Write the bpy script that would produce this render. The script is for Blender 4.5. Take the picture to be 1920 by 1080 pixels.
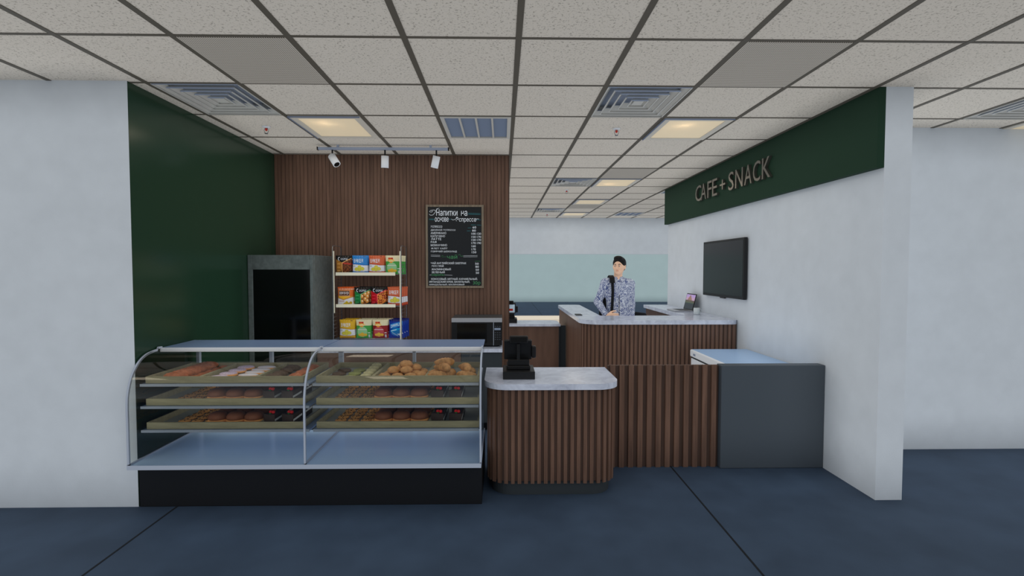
import bpy, bmesh, math, random
import numpy as np
from mathutils import Vector, Matrix
for o in list(bpy.data.objects): bpy.data.objects.remove(o)
SC = bpy.context.scene
COL = SC.collection
random.seed(7)
PI = math.pi
C_H = 2.772          # ceiling height
# ------------------------------------------------------------------ camera
cam = bpy.data.cameras.new('camera'); cam.sensor_width = 36; cam.lens = 18.0; cam.clip_end = 200
camo = bpy.data.objects.new('camera', cam); COL.objects.link(camo)
yaw, pitch, roll = 0.0186, -0.0381, 0.0004
f = Vector((math.sin(yaw)*math.cos(pitch), math.cos(yaw)*math.cos(pitch), math.sin(pitch)))
r0 = Vector((math.cos(yaw), -math.sin(yaw), 0)); u0 = r0.cross(f)
r = r0*math.cos(roll)+u0*math.sin(roll); u = u0*math.cos(roll)-r0*math.sin(roll)
camo.matrix_world = Matrix(((r.x, u.x, -f.x, 0), (r.y, u.y, -f.y, 0), (r.z, u.z, -f.z, 1.573), (0, 0, 0, 1)))
SC.camera = camo
# ------------------------------------------------------------------ view + world
SC.view_settings.view_transform = 'Standard'; SC.view_settings.look = 'None'
SC.view_settings.exposure = -0.45; SC.view_settings.gamma = 1.0; SC.view_settings.use_curve_mapping = False
w = bpy.data.worlds.new('daylight'); SC.world = w; w.use_nodes = True
nt = w.node_tree; bg = nt.nodes['Background']
geo = nt.nodes.new('ShaderNodeTexCoord'); sep = nt.nodes.new('ShaderNodeSeparateXYZ')
mr = nt.nodes.new('ShaderNodeMapRange'); mr.inputs['From Min'].default_value = -1; mr.inputs['From Max'].default_value = 1
rampw = nt.nodes.new('ShaderNodeValToRGB')
e = rampw.color_ramp.elements
e[0].position = 0.0; e[0].color = (0.46, 0.46, 0.46, 1)
e[1].position = 1.0; e[1].color = (0.50, 0.66, 0.90, 1)
a = e.new(0.485); a.color = (0.46, 0.45, 0.43, 1)
a = e.new(0.515); a.color = (1.5, 1.6, 1.7, 1)
a = e.new(0.66); a.color = (0.62, 0.74, 0.92, 1)
nt.links.new(geo.outputs['Generated'], sep.inputs[0]); nt.links.new(sep.outputs['Z'], mr.inputs['Value'])
nt.links.new(mr.outputs[0], rampw.inputs['Fac']); nt.links.new(rampw.outputs[0], bg.inputs['Color'])
bg.inputs['Strength'].default_value = 0.44
SC.cycles.use_fast_gi = True; SC.cycles.fast_gi_method = 'ADD'; SC.cycles.ao_bounces = 0; SC.cycles.ao_bounces_render = 0
w.light_settings.ao_factor = 0.66; w.light_settings.distance = 0.34
LAMP_W = 2.4       # watts of every ceiling panel
# ------------------------------------------------------------------ materials
def lin(c): return c/12.92 if c <= 0.04045 else ((c+0.055)/1.055)**2.4
def S(rr, g, b, k=1.0):
    return tuple(min(0.95, lin(v/255)*k) for v in (rr, g, b))+(1,)
def mat(name, col, rough=0.5, metal=0.0, noise=0.0, nscale=20, bump=0.0, bscale=60, spec=0.5, coat=0.0):
    m = bpy.data.materials.new(name); m.use_nodes = True
    t = m.node_tree; b = t.nodes['Principled BSDF']
    b.inputs['Base Color'].default_value = col; b.inputs['Roughness'].default_value = rough
    b.inputs['Metallic'].default_value = metal; b.inputs['Specular IOR Level'].default_value = spec
    b.inputs['Coat Weight'].default_value = coat
    if noise or bump:
        tc = t.nodes.new('ShaderNodeTexCoord')
    if noise:
        n = t.nodes.new('ShaderNodeTexNoise'); n.inputs['Scale'].default_value = nscale; n.inputs['Detail'].default_value = 6
        mp = t.nodes.new('ShaderNodeMapRange'); mp.inputs['To Min'].default_value = 1-noise; mp.inputs['To Max'].default_value = 1+noise
        mx = t.nodes.new('ShaderNodeVectorMath'); mx.operation = 'SCALE'; mx.inputs[0].default_value = col[:3]
        mp.inputs['From Min'].default_value = .3; mp.inputs['From Max'].default_value = .7
        t.links.new(tc.outputs['Object'], n.inputs['Vector']); t.links.new(n.outputs['Fac'], mp.inputs['Value'])
        t.links.new(mp.outputs[0], mx.inputs['Scale']); t.links.new(mx.outputs[0], b.inputs['Base Color'])
    if bump:
        n2 = t.nodes.new('ShaderNodeTexNoise'); n2.inputs['Scale'].default_value = bscale; n2.inputs['Detail'].default_value = 4
        bp = t.nodes.new('ShaderNodeBump'); bp.inputs['Strength'].default_value = bump; bp.inputs['Distance'].default_value = .01
        t.links.new(tc.outputs['Object'], n2.inputs['Vector']); t.links.new(n2.outputs['Fac'], bp.inputs['Height'])
        t.links.new(bp.outputs[0], b.inputs['Normal'])
    return m
def wood(name, c1, c2, rough=0.45, scale=(30, 30, 1.6), slat=0.0):
    m = mat(name, c1, rough); t = m.node_tree; b = t.nodes['Principled BSDF']
    tc = t.nodes.new('ShaderNodeTexCoord'); mp = t.nodes.new('ShaderNodeMapping'); mp.inputs['Scale'].default_value = scale
    n = t.nodes.new('ShaderNodeTexNoise'); n.inputs['Scale'].default_value = 1.0; n.inputs['Detail'].default_value = 7; n.inputs['Roughness'].default_value = .65
    rp = t.nodes.new('ShaderNodeValToRGB'); rp.color_ramp.elements[0].position = .33; rp.color_ramp.elements[1].position = .68
    rp.color_ramp.elements[0].color = c1; rp.color_ramp.elements[1].color = c2
    t.links.new(tc.outputs['Object'], mp.inputs[0]); t.links.new(mp.outputs[0], n.inputs['Vector'])
    t.links.new(n.outputs['Fac'], rp.inputs[0]); t.links.new(rp.outputs[0], b.inputs['Base Color'])
    return m
def emis(name, col, st):
    m = bpy.data.materials.new(name); m.use_nodes = True; t = m.node_tree
    b = t.nodes['Principled BSDF']; b.inputs['Base Color'].default_value = col
    b.inputs['Emission Color'].default_value = col; b.inputs['Emission Strength'].default_value = st
    return m
def glass(name, tint, gl=0.06):
    m = bpy.data.materials.new(name); m.use_nodes = True; t = m.node_tree
    t.nodes.remove(t.nodes['Principled BSDF']); out = t.nodes['Material Output']
    tr = t.nodes.new('ShaderNodeBsdfTransparent'); tr.inputs[0].default_value = tint
    g = t.nodes.new('ShaderNodeBsdfGlossy'); g.inputs['Roughness'].default_value = 0.01
    lw = t.nodes.new('ShaderNodeFresnel'); lw.inputs['IOR'].default_value = 1.45
    ad = t.nodes.new('ShaderNodeMath'); ad.operation = 'ADD'; ad.inputs[1].default_value = gl; ad.use_clamp = True
    mx = t.nodes.new('ShaderNodeMixShader')
    t.links.new(lw.outputs[0], ad.inputs[0]); t.links.new(ad.outputs[0], mx.inputs[0])
    t.links.new(tr.outputs[0], mx.inputs[1]); t.links.new(g.outputs[0], mx.inputs[2]); t.links.new(mx.outputs[0], out.inputs[0])
    return m
def vcol(name, rough=.35, coat=0.0):
    m = mat(name, (1, 1, 1, 1), rough, coat=coat); t = m.node_tree
    v = t.nodes.new('ShaderNodeVertexColor'); v.layer_name = 'Col'
    t.links.new(v.outputs[0], t.nodes['Principled BSDF'].inputs['Base Color'])
    return m
M = {}
M['plaster'] = mat('white_plaster', S(192, 200, 208), .85, noise=.03, nscale=7, bump=.05, bscale=90, spec=.25)
M['mint'] = mat('mint_plaster', S(184, 204, 202), .8, noise=.02, nscale=2)
M['green'] = mat('green_paint', S(30, 54, 40), .2, bump=.01, bscale=200, spec=.3)
M['greenmatt'] = mat('green_paint_matt', S(33, 55, 43), .7, spec=.15)
M['floor'] = mat('blue_concrete', S(52, 66, 84), .7, noise=.14, nscale=3.5, bump=.04, bscale=30, spec=.25)
M['joint'] = mat('floor_joint', S(20, 24, 30), .9)
M['wood'] = wood('walnut', S(80, 60, 50), S(110, 84, 70), .5)
M['wooddark'] = wood('walnut_groove', S(64, 49, 42), S(80, 61, 52), .6)
M['woodpanel'] = wood('walnut_panel', S(72, 55, 47), S(96, 74, 63), .5, (6, 6, .8))
M['greywood'] = wood('weathered_wood', S(96, 88, 76), S(132, 120, 104), .7, (60, 60, 4))
M['traywood'] = wood('tray_wood', S(146, 141, 115), S(170, 164, 134), .6, (6, 40, 40))
M['grid'] = mat('ceiling_grid', S(88, 84, 76), .6)
M['plinth'] = mat('dark_plinth', S(48, 54, 58), .6)
M['greyblock'] = mat('anthracite_laminate', S(66, 74, 82), .5)
M['blackbase'] = mat('black_base', S(20, 21, 24), .5)
M['black'] = mat('black_plastic', S(16, 17, 19), .45)
M['blackgloss'] = mat('black_gloss', S(10, 11, 12), .12)
M['darkfridge'] = mat('fridge_steel', S(108, 118, 118), .35, .45, noise=.2, nscale=25)
M['fridgeglass'] = mat('fridge_glass', S(5, 6, 7), .1)
M['steel'] = mat('brushed_steel', S(138, 164, 205), .3, .4)  # blue tint puts a sky reflection into the base colour
M['steeldeck'] = mat('steel_deck', S(184, 212, 242), .22)  # pale blue of the deck also stands for reflected sky
M['chrome'] = mat('chrome_wire', S(190, 194, 200), .25, .9)
M['whitemetal'] = mat('white_metal', S(225, 230, 236), .4)
M['cream'] = mat('cream_rail', S(222, 220, 200), .5)
M['creambox'] = mat('cream_laminate', S(250, 238, 218), .5)
M['frame'] = mat('case_frame', S(162, 172, 188), .35)
M['glass'] = glass('case_glass', (.90, .91, .87, 1), .03)
M['glassend'] = glass('case_end_glass', (.93, .94, .91, 1), .01)
M['lens'] = mat('lamp_lens', S(230, 230, 225), .2)
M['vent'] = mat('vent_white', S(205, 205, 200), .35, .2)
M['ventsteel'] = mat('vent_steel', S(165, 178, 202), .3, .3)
M['ventdark'] = mat('vent_dark', S(125, 138, 160), .5)
M['lampframe'] = mat('lamp_frame', S(200, 196, 186), .4)
M['lampblue'] = mat('lamp_edge', S(140, 155, 185), .35, .5)
M['panel'] = emis('lamp_panel', S(240, 222, 188), .17)
_t = M['panel'].node_tree; _b = _t.nodes['Principled BSDF']; _tr = _t.nodes.new('ShaderNodeBsdfTranslucent'); _tr.inputs[0].default_value = (.22, .20, .17, 1)
_ad = _t.nodes.new('ShaderNodeAddShader'); _t.links.new(_b.outputs[0], _ad.inputs[0]); _t.links.new(_tr.outputs[0], _ad.inputs[1]); _t.links.new(_ad.outputs[0], _t.nodes['Material Output'].inputs[0])
_b.inputs['Base Color'].default_value = S(190, 178, 150)
M['red'] = mat('red_bulb', S(190, 50, 35), .3)
M['letters'] = mat('bronze_letters', S(132, 130, 124), .3, .85)
M['white'] = mat('white_enamel', S(215, 220, 226), .4)
M['lidblue'] = mat('blue_lid', S(150, 180, 215), .35)
M['leather'] = mat('black_fabric', S(18, 20, 24), .8)
M['skin'] = mat('skin', S(236, 196, 168), .5)
M['hair'] = mat('black_hair', S(18, 17, 18), .55, noise=.4, nscale=60, bump=.5, bscale=120)
M['trousers'] = mat('navy_trousers', S(40, 46, 60), .8)
M['shoe'] = mat('brown_shoe', S(60, 42, 32), .5)
M['eye'] = mat('dark_eye', S(24, 18, 16), .3)
M['lip'] = mat('lips', S(206, 140, 126), .5)
M['mug'] = mat('grey_ceramic', S(190, 200, 205), .4)
M['silver'] = mat('laptop_silver', S(175, 178, 184), .35, .5)
M['bread'] = mat('bread', S(232, 160, 96, 1.25), .6, noise=.15, nscale=30)
M['glaze'] = mat('chocolate_glaze', S(120, 74, 52, 1.2), .4, noise=.1, nscale=20)
M['bun'] = mat('golden_bun', S(198, 146, 94), .5, noise=.25, nscale=35)
M['croissant'] = mat('croissant_crust', S(190, 140, 90), .5, noise=.35, nscale=30)
M['danish'] = mat('glazed_danish', S(188, 112, 78), .35, noise=.3, nscale=25)
M['danishdark'] = mat('dark_danish', S(170, 98, 62), .5, noise=.35, nscale=30)
M['icing'] = mat('white_icing', S(238, 232, 240), .4)
M['sprinkle'] = mat('pink_icing', S(226, 205, 226), .4, noise=.25, nscale=120)
M['cookie'] = mat('cookie_dough', S(216, 158, 92, 1.25), .7, noise=.2, nscale=60)
M['chip'] = mat('chocolate_chip', S(52, 34, 28), .4)
M['darkcookie'] = mat('dark_cookie', S(96, 78, 66), .7, noise=.25, nscale=60)
M['greencookie'] = mat('green_cookie', S(150, 156, 100), .7, noise=.2, nscale=60)
M['palecookie'] = mat('pale_cookie', S(196, 190, 150), .7, noise=.2, nscale=60)
M['sponge'] = mat('chocolate_sponge', S(62, 50, 46), .6)
M['creamlayer'] = mat('whipped_cream', S(235, 238, 240), .5)
M['strawberry'] = mat('strawberry', S(236, 50, 52), .35)
M['leaf'] = mat('leaf_green', S(50, 130, 60), .5)
M['art'] = vcol('printed_foil', .3)
M['artflat'] = vcol('printed_matt', .5)
M['chalk'] = mat('chalk_white', S(225, 232, 240), .9)
M['chalkgreen'] = mat('chalk_green', S(70, 135, 90), .9)
M['chalkteal'] = mat('chalk_teal', S(60, 130, 140), .9)
M['board'] = mat('blackboard', S(16, 20, 24), .25)
# marble
def marble():
    m = mat('pale_marble', S(205, 210, 222), .18); t = m.node_tree; b = t.nodes['Principled BSDF']
    tc = t.nodes.new('ShaderNodeTexCoord'); n = t.nodes.new('ShaderNodeTexNoise'); n.inputs['Scale'].default_value = 7
    n.inputs['Detail'].default_value = 10; n.inputs['Distortion'].default_value = 1.2; n.inputs['Roughness'].default_value = .7
    rp = t.nodes.new('ShaderNodeValToRGB'); rp.color_ramp.elements[0].position = .3; rp.color_ramp.elements[1].position = .62
    rp.color_ramp.elements[0].color = S(152, 159, 176); rp.color_ramp.elements[1].color = S(194, 202, 218)
    t.links.new(tc.outputs['Object'], n.inputs['Vector']); t.links.new(n.outputs['Fac'], rp.inputs[0]); t.links.new(rp.outputs[0], b.inputs['Base Color'])
    return m
M['marble'] = marble()
M['liner'] = mat('tray_liner', S(160, 164, 158), .45, noise=.05)
# ceiling tile: fissured speckle
def tilemat():
    m = mat('mineral_fibre', S(206, 200, 190), .9, spec=.2); t = m.node_tree; b = t.nodes['Principled BSDF']
    tc = t.nodes.new('ShaderNodeTexCoord'); n = t.nodes.new('ShaderNodeTexNoise'); n.inputs['Scale'].default_value = 85; n.inputs['Detail'].default_value = 2.0
    n.inputs['Distortion'].default_value = .8
    rp = t.nodes.new('ShaderNodeValToRGB'); rp.color_ramp.elements[0].position = .34; rp.color_ramp.elements[1].position = .43
    rp.color_ramp.elements[0].color = S(162, 157, 148); rp.color_ramp.elements[1].color = S(206, 200, 190)
    t.links.new(tc.outputs['Object'], n.inputs['Vector']); t.links.new(n.outputs['Fac'], rp.inputs[0]); t.links.new(rp.outputs[0], b.inputs['Base Color'])
    return m
M['tile'] = tilemat()
def perfmat():
    m = mat('perforated_metal', S(150, 146, 138), .6); t = m.node_tree; b = t.nodes['Principled BSDF']
    tc = t.nodes.new('ShaderNodeTexCoord'); mp = t.nodes.new('ShaderNodeMapping'); mp.inputs['Scale'].default_value = (1, 1, 0)
    v = t.nodes.new('ShaderNodeTexVoronoi'); v.inputs['Scale'].default_value = 85; v.inputs['Randomness'].default_value = 0
    rp = t.nodes.new('ShaderNodeValToRGB'); rp.color_ramp.elements[0].position = .30; rp.color_ramp.elements[1].position = .40
    rp.color_ramp.elements[0].color = S(104, 100, 93); rp.color_ramp.elements[1].color = S(196, 190, 180)
    t.links.new(tc.outputs['Object'], mp.inputs[0]); t.links.new(mp.outputs[0], v.inputs['Vector'])
    t.links.new(v.outputs['Distance'], rp.inputs[0]); t.links.new(rp.outputs[0], b.inputs['Base Color'])
    return m
M['perf'] = perfmat()
def shirtmat():
    m = mat('paisley_shirt', S(120, 135, 175), .8); t = m.node_tree; b = t.nodes['Principled BSDF']
    tc = t.nodes.new('ShaderNodeTexCoord'); n = t.nodes.new('ShaderNodeTexNoise'); n.inputs['Scale'].default_value = 26
    n.inputs['Detail'].default_value = 3; n.inputs['Distortion'].default_value = 3.5
    rp = t.nodes.new('ShaderNodeValToRGB'); rp.color_ramp.elements[0].position = .42; rp.color_ramp.elements[1].position = .56
    rp.color_ramp.elements[0].color = S(64, 80, 134); rp.color_ramp.elements[1].color = S(200, 208, 222)
    t.links.new(tc.outputs['Object'], n.inputs['Vector']); t.links.new(n.outputs['Fac'], rp.inputs[0]); t.links.new(rp.outputs[0], b.inputs['Base Color'])
    return m
M['shirt'] = shirtmat()
# ------------------------------------------------------------------ object helpers
def wloc(o):
    v = Vector((0, 0, 0))
    while o: v += o.location; o = o.parent
    return v
class MB:
    def __init__(s): s.bm = bmesh.new(); s.mats = []
    def mi(s, m):
        m = M[m] if isinstance(m, str) else m
        if m not in s.mats: s.mats.append(m)
        return s.mats.index(m)
    def box(s, x0, x1, y0, y1, z0, z1, m, bev=0.0, seg=2, T=None):
        i = s.mi(m); rr = bmesh.ops.create_cube(s.bm, size=1)
        vs = rr['verts']
        for v in vs: v.co = Vector(((x0+x1)/2+v.co.x*(x1-x0), (y0+y1)/2+v.co.y*(y1-y0), (z0+z1)/2+v.co.z*(z1-z0)))
        fs = {f for v in vs for f in v.link_faces}
        for f_ in fs: f_.material_index = i
        if bev:
            es = list({e_ for v in vs for e_ in v.link_edges})
            rb = bmesh.ops.bevel(s.bm, geom=es, offset=bev, segments=seg, affect='EDGES', profile=.5)
            vs = list({v for f_ in rb['faces'] for v in f_.verts} | {v for v in vs if v.is_valid})
            for v in vs:
                for f_ in v.link_faces: f_.material_index = i
        if T is not None:
            for v in vs: v.co = T @ v.co
        return s
    def poly(s, pts, z0, z1, m, mtop=None, mside=None):
        """prism from a 2D outline (ccw)"""
        i = s.mi(m); a = [s.bm.verts.new((x, y, z0)) for x, y in pts]; b = [s.bm.verts.new((x, y, z1)) for x, y in pts]
        f1 = s.bm.faces.new(a[::-1]); f2 = s.bm.faces.new(b); f1.material_index = i; f2.material_index = i if mtop is None else s.mi(mtop)
        n = len(pts)
        for k in range(n):
            q = s.bm.faces.new((a[k], a[(k+1) % n], b[(k+1) % n], b[k])); q.material_index = i
        return s
    def tube(s, pts, rad, m, n=8, cap=True):
        i = s.mi(m); pts = [Vector(p) for p in pts]; rings = []
        rads = rad if isinstance(rad, (list, tuple)) else [rad]*len(pts)
        up = None
        for k, p in enumerate(pts):
            t = (pts[min(k+1, len(pts)-1)]-pts[max(k-1, 0)]).normalized()
            if up is None:
                up = Vector((0, 0, 1)) if abs(t.z) < .9 else Vector((0, 1, 0))
            x = t.cross(up)
            if x.length < 1e-4: x = t.cross(Vector((1, 0, 0)))
            x.normalize(); y = x.cross(t).normalized(); up = y
            rings.append([s.bm.verts.new(p+(x*math.cos(2*PI*j/n)+y*math.sin(2*PI*j/n))*rads[k]) for j in range(n)])
        for k in range(len(rings)-1):
            for j in range(n):
                q = s.bm.faces.new((rings[k][j], rings[k][(j+1) % n], rings[k+1][(j+1) % n], rings[k+1][j])); q.material_index = i; q.smooth = True
        if cap:
            q = s.bm.faces.new(rings[0][::-1]); q.material_index = i
            q = s.bm.faces.new(rings[-1]); q.material_index = i
        return s
    def lathe(s, prof, m, n=24, c=(0, 0, 0), T=None, sx=1, sy=1):
        """prof list of (r,z); closed with caps"""
        i = s.mi(m); rings = []
        for r_, z in prof:
            ring = []
            for j in range(n):
                p = Vector((r_*math.cos(2*PI*j/n)*sx, r_*math.sin(2*PI*j/n)*sy, z))
                if T is not None: p = T @ p
                ring.append(s.bm.verts.new(p+Vector(c)))
            rings.append(ring)
        for k in range(len(rings)-1):
            for j in range(n):
                q = s.bm.faces.new((rings[k][j], rings[k][(j+1) % n], rings[k+1][(j+1) % n], rings[k+1][j])); q.material_index = i; q.smooth = True
        q = s.bm.faces.new(rings[0][::-1]); q.material_index = i
        q = s.bm.faces.new(rings[-1]); q.material_index = i
        return s
    def sphere(s, c, rad, m, n=12, T=None):
        i = s.mi(m); rr = bmesh.ops.create_uvsphere(s.bm, u_segments=n, v_segments=max(6, n*2//3), radius=1)
        rad = rad if isinstance(rad, (tuple, list)) else (rad,)*3
        for v in rr['verts']:
            p = Vector((v.co.x*rad[0], v.co.y*rad[1], v.co.z*rad[2]))
            if T is not None: p = T @ p
            v.co = p+Vector(c)
            for f_ in v.link_faces: f_.material_index = i; f_.smooth = True
        return s
    def quad(s, a, b, c, d, m):
        q = s.bm.faces.new([s.bm.verts.new(p) for p in (a, b, c, d)]); q.material_index = s.mi(m); return s
    def build(s, name, parent=None, loc=None, kind=None, flip=True):
        bm = s.bm
        if flip: bmesh.ops.recalc_face_normals(bm, faces=bm.faces[:])
        me = bpy.data.meshes.new(name)
        if parent is None and loc is None:
            xs = [v.co for v in bm.verts]
            loc = ((min(v.x for v in xs)+max(v.x for v in xs))/2, (min(v.y for v in xs)+max(v.y for v in xs))/2, min(v.z for v in xs))
        o = bpy.data.objects.new(name, me)
        if parent is not None:
            o.parent = parent; off = wloc(parent)
        else:
            o.location = loc; off = Vector(loc)
        bmesh.ops.translate(bm, verts=bm.verts[:], vec=-off)
        bm.to_mesh(me); bm.free()
        for m_ in s.mats: me.materials.append(m_)
        COL.objects.link(o)
        if kind: o['kind'] = kind
        return o
def empty(name, loc, label=None, cat=None, group=None, rz=0):
    o = bpy.data.objects.new(name, None); o.empty_display_size = .05; o.location = loc; COL.objects.link(o)
    if rz: o.rotation_euler = (0, 0, rz)
    tag(o, label, cat, group); return o
def tag(o, label=None, cat=None, group=None, kind=None):
    if label: o['label'] = label
    if cat: o['category'] = cat
    if group: o['group'] = group
    if kind: o['kind'] = kind
    return o
def kids(o): return [c for c in bpy.data.objects if c.parent == o]
def copy_tree(o, parent=None, tree=None):
    c = o.copy(); COL.objects.link(c)
    if parent: c.parent = parent
    for ch in kids(o):
        copy_tree(ch, c)
    return c
class Proto:
    def __init__(s, make): s.make = make; s.o = None; s.used = False; s.tree = None
    def put(s, loc, label, group=None, rz=0, rot=None, scale=None):
        if s.o is None:
            s.o = s.make()
            s.sub = [(ch, [g for g in kids(ch)]) for ch in kids(s.o)]
            o = s.o
        else:
            o = s.o.copy(); COL.objects.link(o)
            for ch, gs in s.sub:
                c = ch.copy(); COL.objects.link(c); c.parent = o
                for g in gs:
                    d = g.copy(); COL.objects.link(d); d.parent = c
        o.location = loc; o.rotation_euler = rot if rot else (0, 0, rz)
        if scale: o.scale = scale
        o['label'] = label
        if group: o['group'] = group
        return o
def rrect(x0, x1, y0, y1, rad, n=8):
    """ccw outline, rad = (front-left, front-right, back-right, back-left)"""
    out = []
    cs = [(x0, y0, rad[0], PI, 1, 1), (x1, y0, rad[1], 1.5*PI, -1, 1), (x1, y1, rad[2], 0, -1, -1), (x0, y1, rad[3], .5*PI, 1, -1)]
    for cx, cy, r_, a0, sx, sy in cs:
        if r_ <= 0: out.append((cx, cy)); continue
        ox, oy = cx+sx*r_, cy+sy*r_
        for k in range(n+1):
            a_ = a0+.5*PI*k/n; out.append((ox+r_*math.cos(a_), oy+r_*math.sin(a_)))
    return out
def slats(mb, path, z0, z1, period, w_, d, m='wood', off=0.0):
    """upright slats standing proud of a polyline; outward side = right of travel"""
    P = [Vector((x, y)) for x, y in path]; L = 0; nxt = period/2; i = mb.mi(m)
    for a_, b_ in zip(P, P[1:]):
        seg = (b_-a_).length
        if seg < 1e-6: continue
        t = (b_-a_)/seg; nrm = Vector((t.y, -t.x))
        while nxt <= L+seg:
            c = a_+t*(nxt-L); h = w_/2
            q = [c-t*h, c+t*h, c+t*h*.92+nrm*d, c-t*h*.92+nrm*d]
            lo = [mb.bm.verts.new((p.x, p.y, z0)) for p in q]; hi = [mb.bm.verts.new((p.x, p.y, z1)) for p in q]
            for k in range(4):
                f_ = mb.bm.faces.new((lo[k], lo[(k+1) % 4], hi[(k+1) % 4], hi[k])); f_.material_index = i
            mb.bm.faces.new(lo[::-1]).material_index = i; mb.bm.faces.new(hi).material_index = i
            nxt += period
        L += seg
def textmesh(s_, size=1.0, ext=0.0):
    c = bpy.data.curves.new('t', 'FONT'); c.body = s_; c.size = size; c.extrude = ext; c.resolution_u = 3
    o = bpy.data.objects.new('t', c); COL.objects.link(o)
    dg = bpy.context.evaluated_depsgraph_get(); dg.update()
    me = bpy.data.meshes.new_from_object(o.evaluated_get(dg))
    vs = [v.co.copy() for v in me.vertices]; fs = [list(p.vertices) for p in me.polygons]
    bpy.data.objects.remove(o); bpy.data.meshes.remove(me); bpy.data.curves.remove(c)
    return vs, fs
def fit_text(mb, s_, m, org, ax, ay, width, height, ext=0.0, an=None, keep=False):
    """place text in a box: org lower-left, unit vectors ax (reading) ay (up); fit to width x height"""
    vs, fs = textmesh(s_, 1.0, ext)
    if not vs: return
    x0 = min(v.x for v in vs); x1 = max(v.x for v in vs); y0 = min(v.y for v in vs); y1 = max(v.y for v in vs)
    sx = width/(x1-x0); sy = height/(y1-y0)
    ax = Vector(ax); ay = Vector(ay); an = ax.cross(ay); i = mb.mi(m)
    nv = [mb.bm.verts.new(Vector(org)+ax*(v.x-x0)*sx+ay*(v.y-y0)*sy+an*v.z) for v in vs]
    for f_ in fs:
        try: mb.bm.faces.new([nv[k] for k in f_]).material_index = i
        except ValueError: pass
# ================================================================== SETTING
FX0, FX1, FY0, FY1 = -11.0, 11.0, -3.2, 24.2
b = MB(); b.box(FX0, FX1, FY0, FY1, -.12, 0, 'floor'); b.build('floor', kind='structure')
b = MB()
for x in (-9.11, -5.63, -2.15, 1.337, 4.82, 8.3): b.box(x-.006, x+.006, FY0, FY1, .0005, .0015, 'joint')
b.build('trim_1', kind='structure')
# ceiling : grid of 0.595 x 0.684 panels
GX0, GDX, GY0, GDY = -2.297, .5955, 2.712, .684
CY0, CY1 = GY0-6*GDY, 12.17
special = {}
for c_, r_ in ((1, 0), (6, 0), (6, 5), (6, 10)): special[(c_, r_)] = 'perf'
for c_, r_ in ((1, 2), (6, 2), (6, 6), (6, 9), (6, 12), (1, -3), (6, -3), (-4, -3), (11, -3), (-4, 2), (-4, 6), (1, 6), (1, 9), (-4, 9), (-9, 2), (-9, 6)): special[(c_, r_)] = 'light'  # panels outside the view are unseen ones added to illuminate the room
for c_, r_ in ((0, 1), (5, 1), (5, 6), (5, 11), (10, 1)): special[(c_, r_)] = 'diff'
for c_, r_ in ((3, 2), (8, 12), (8, 7)): special[(c_, r_)] = 'grille'
def cell(c_, r_): return (GX0+c_*GDX, GX0+(c_+1)*GDX, GY0+r_*GDY, GY0+(r_+1)*GDY)
b = MB()
i = b.mi('tile')
cols = range(-15, 23); rows = range(-6, 14)
for c_ in cols:
    for r_ in rows:
        if (c_, r_) in special and special[(c_, r_)] in ('light', 'grille', 'diff'): continue
        x0, x1, y0, y1 = cell(c_, r_)
        y1 = min(y1, CY1) if r_ < 13 else CY1
        b.quad((x0, y0, C_H), (x0, y1, C_H), (x1, y1, C_H), (x1, y0, C_H), 'tile')
# backing slab above the grid
b.box(GX0-15*GDX, GX0+23*GDX, CY0, CY1, C_H+.12, C_H+.2, 'grid')
b.build('ceiling', kind='structure', flip=False)
b = MB()
XL, XR = GX0-15*GDX, GX0+23*GDX
for c_ in range(-15, 24):
    x = GX0+c_*GDX; b.box(x-.016, x+.016, CY0, CY1, C_H-.004, C_H+.01, 'grid')
for r_ in range(-6, 15):
    y = GY0+r_*GDY
    if y < CY1: b.box(XL, XR, y-.010, y+.010, C_H-.003, C_H+.01, 'grid')
b.build('trim_2', kind='structure')
# walls
b = MB(); b.box(-9.0, -2.402, 3.368, 3.55, 0, C_H, 'plaster'); b.build('wall_left', kind='structure')
b = MB(); b.box(-2.46, -2.401, 3.371, 5.56, 0, C_H-.001, 'green'); b.build('wall_left_green', kind='structure')
b = MB(); b.box(2.532, 2.716, 3.378, 7.80, 0, C_H, 'plaster'); b.build('wall_right', kind='structure')
b = MB(); b.box(2.716, 9.0, 4.34, 4.5, 0, C_H, 'plaster'); b.build('wall_right_rear', kind='structure')
b = MB(); b.box(-10, 10.9, 12.17, 12.35, 1.915, C_H, 'plaster'); b.build('wall_header', kind='structure')
b = MB(); b.box(-10.9, 10.9, 24.0, 24.15, 0, C_H, 'mint'); b.build('wall_rear', kind='structure')
# wood slat wall behind the bar
b = MB(); b.box(-2.401, .073, 5.48, 5.56, 0, C_H-.001, 'wooddark')
slats(b, [(-2.401, 5.481), (.073, 5.481)], 0, C_H-.002, .0385, .0355, .006)
b.build('wall_back', kind='structure')
# green fascia with the sign
b = MB(); b.box(2.481, 2.531, 3.378, 7.83, 2.243, C_H-.002, 'greenmatt')
fas = b.build('fascia_band'); tag(fas, 'long dark green fascia band along the top of the right wall, carrying the cafe lettering', 'fascia')
# ------------------------------------------------------------------ sign
PXY = [('C', 6.504, 6.317), ('A', 6.33, 6.165), ('F', 6.125, 6.004), ('E', 5.985, 5.848), ('+', 5.776, 5.638), ('S', 5.555, 5.427), ('N', 5.39, 5.223), ('A', 5.188, 5.036), ('C', 5.009, 4.866), ('K', 4.836, 4.685)]
sg = empty('cafe_sign', (2.479, 5.6, 2.41), 'raised metal CAFE + SNACK lettering on the green fascia band', 'sign')
for ch, ya, yb in PXY:
    b = MB(); h = .195 if ch != '+' else .11; z = 2.415 if ch != '+' else 2.455
    fit_text(b, ch, 'letters', (2.466, ya, z), (0, -1, 0), (0, 0, 1), abs(ya-yb), h, .014)
    b.build('letter', sg)
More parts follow.
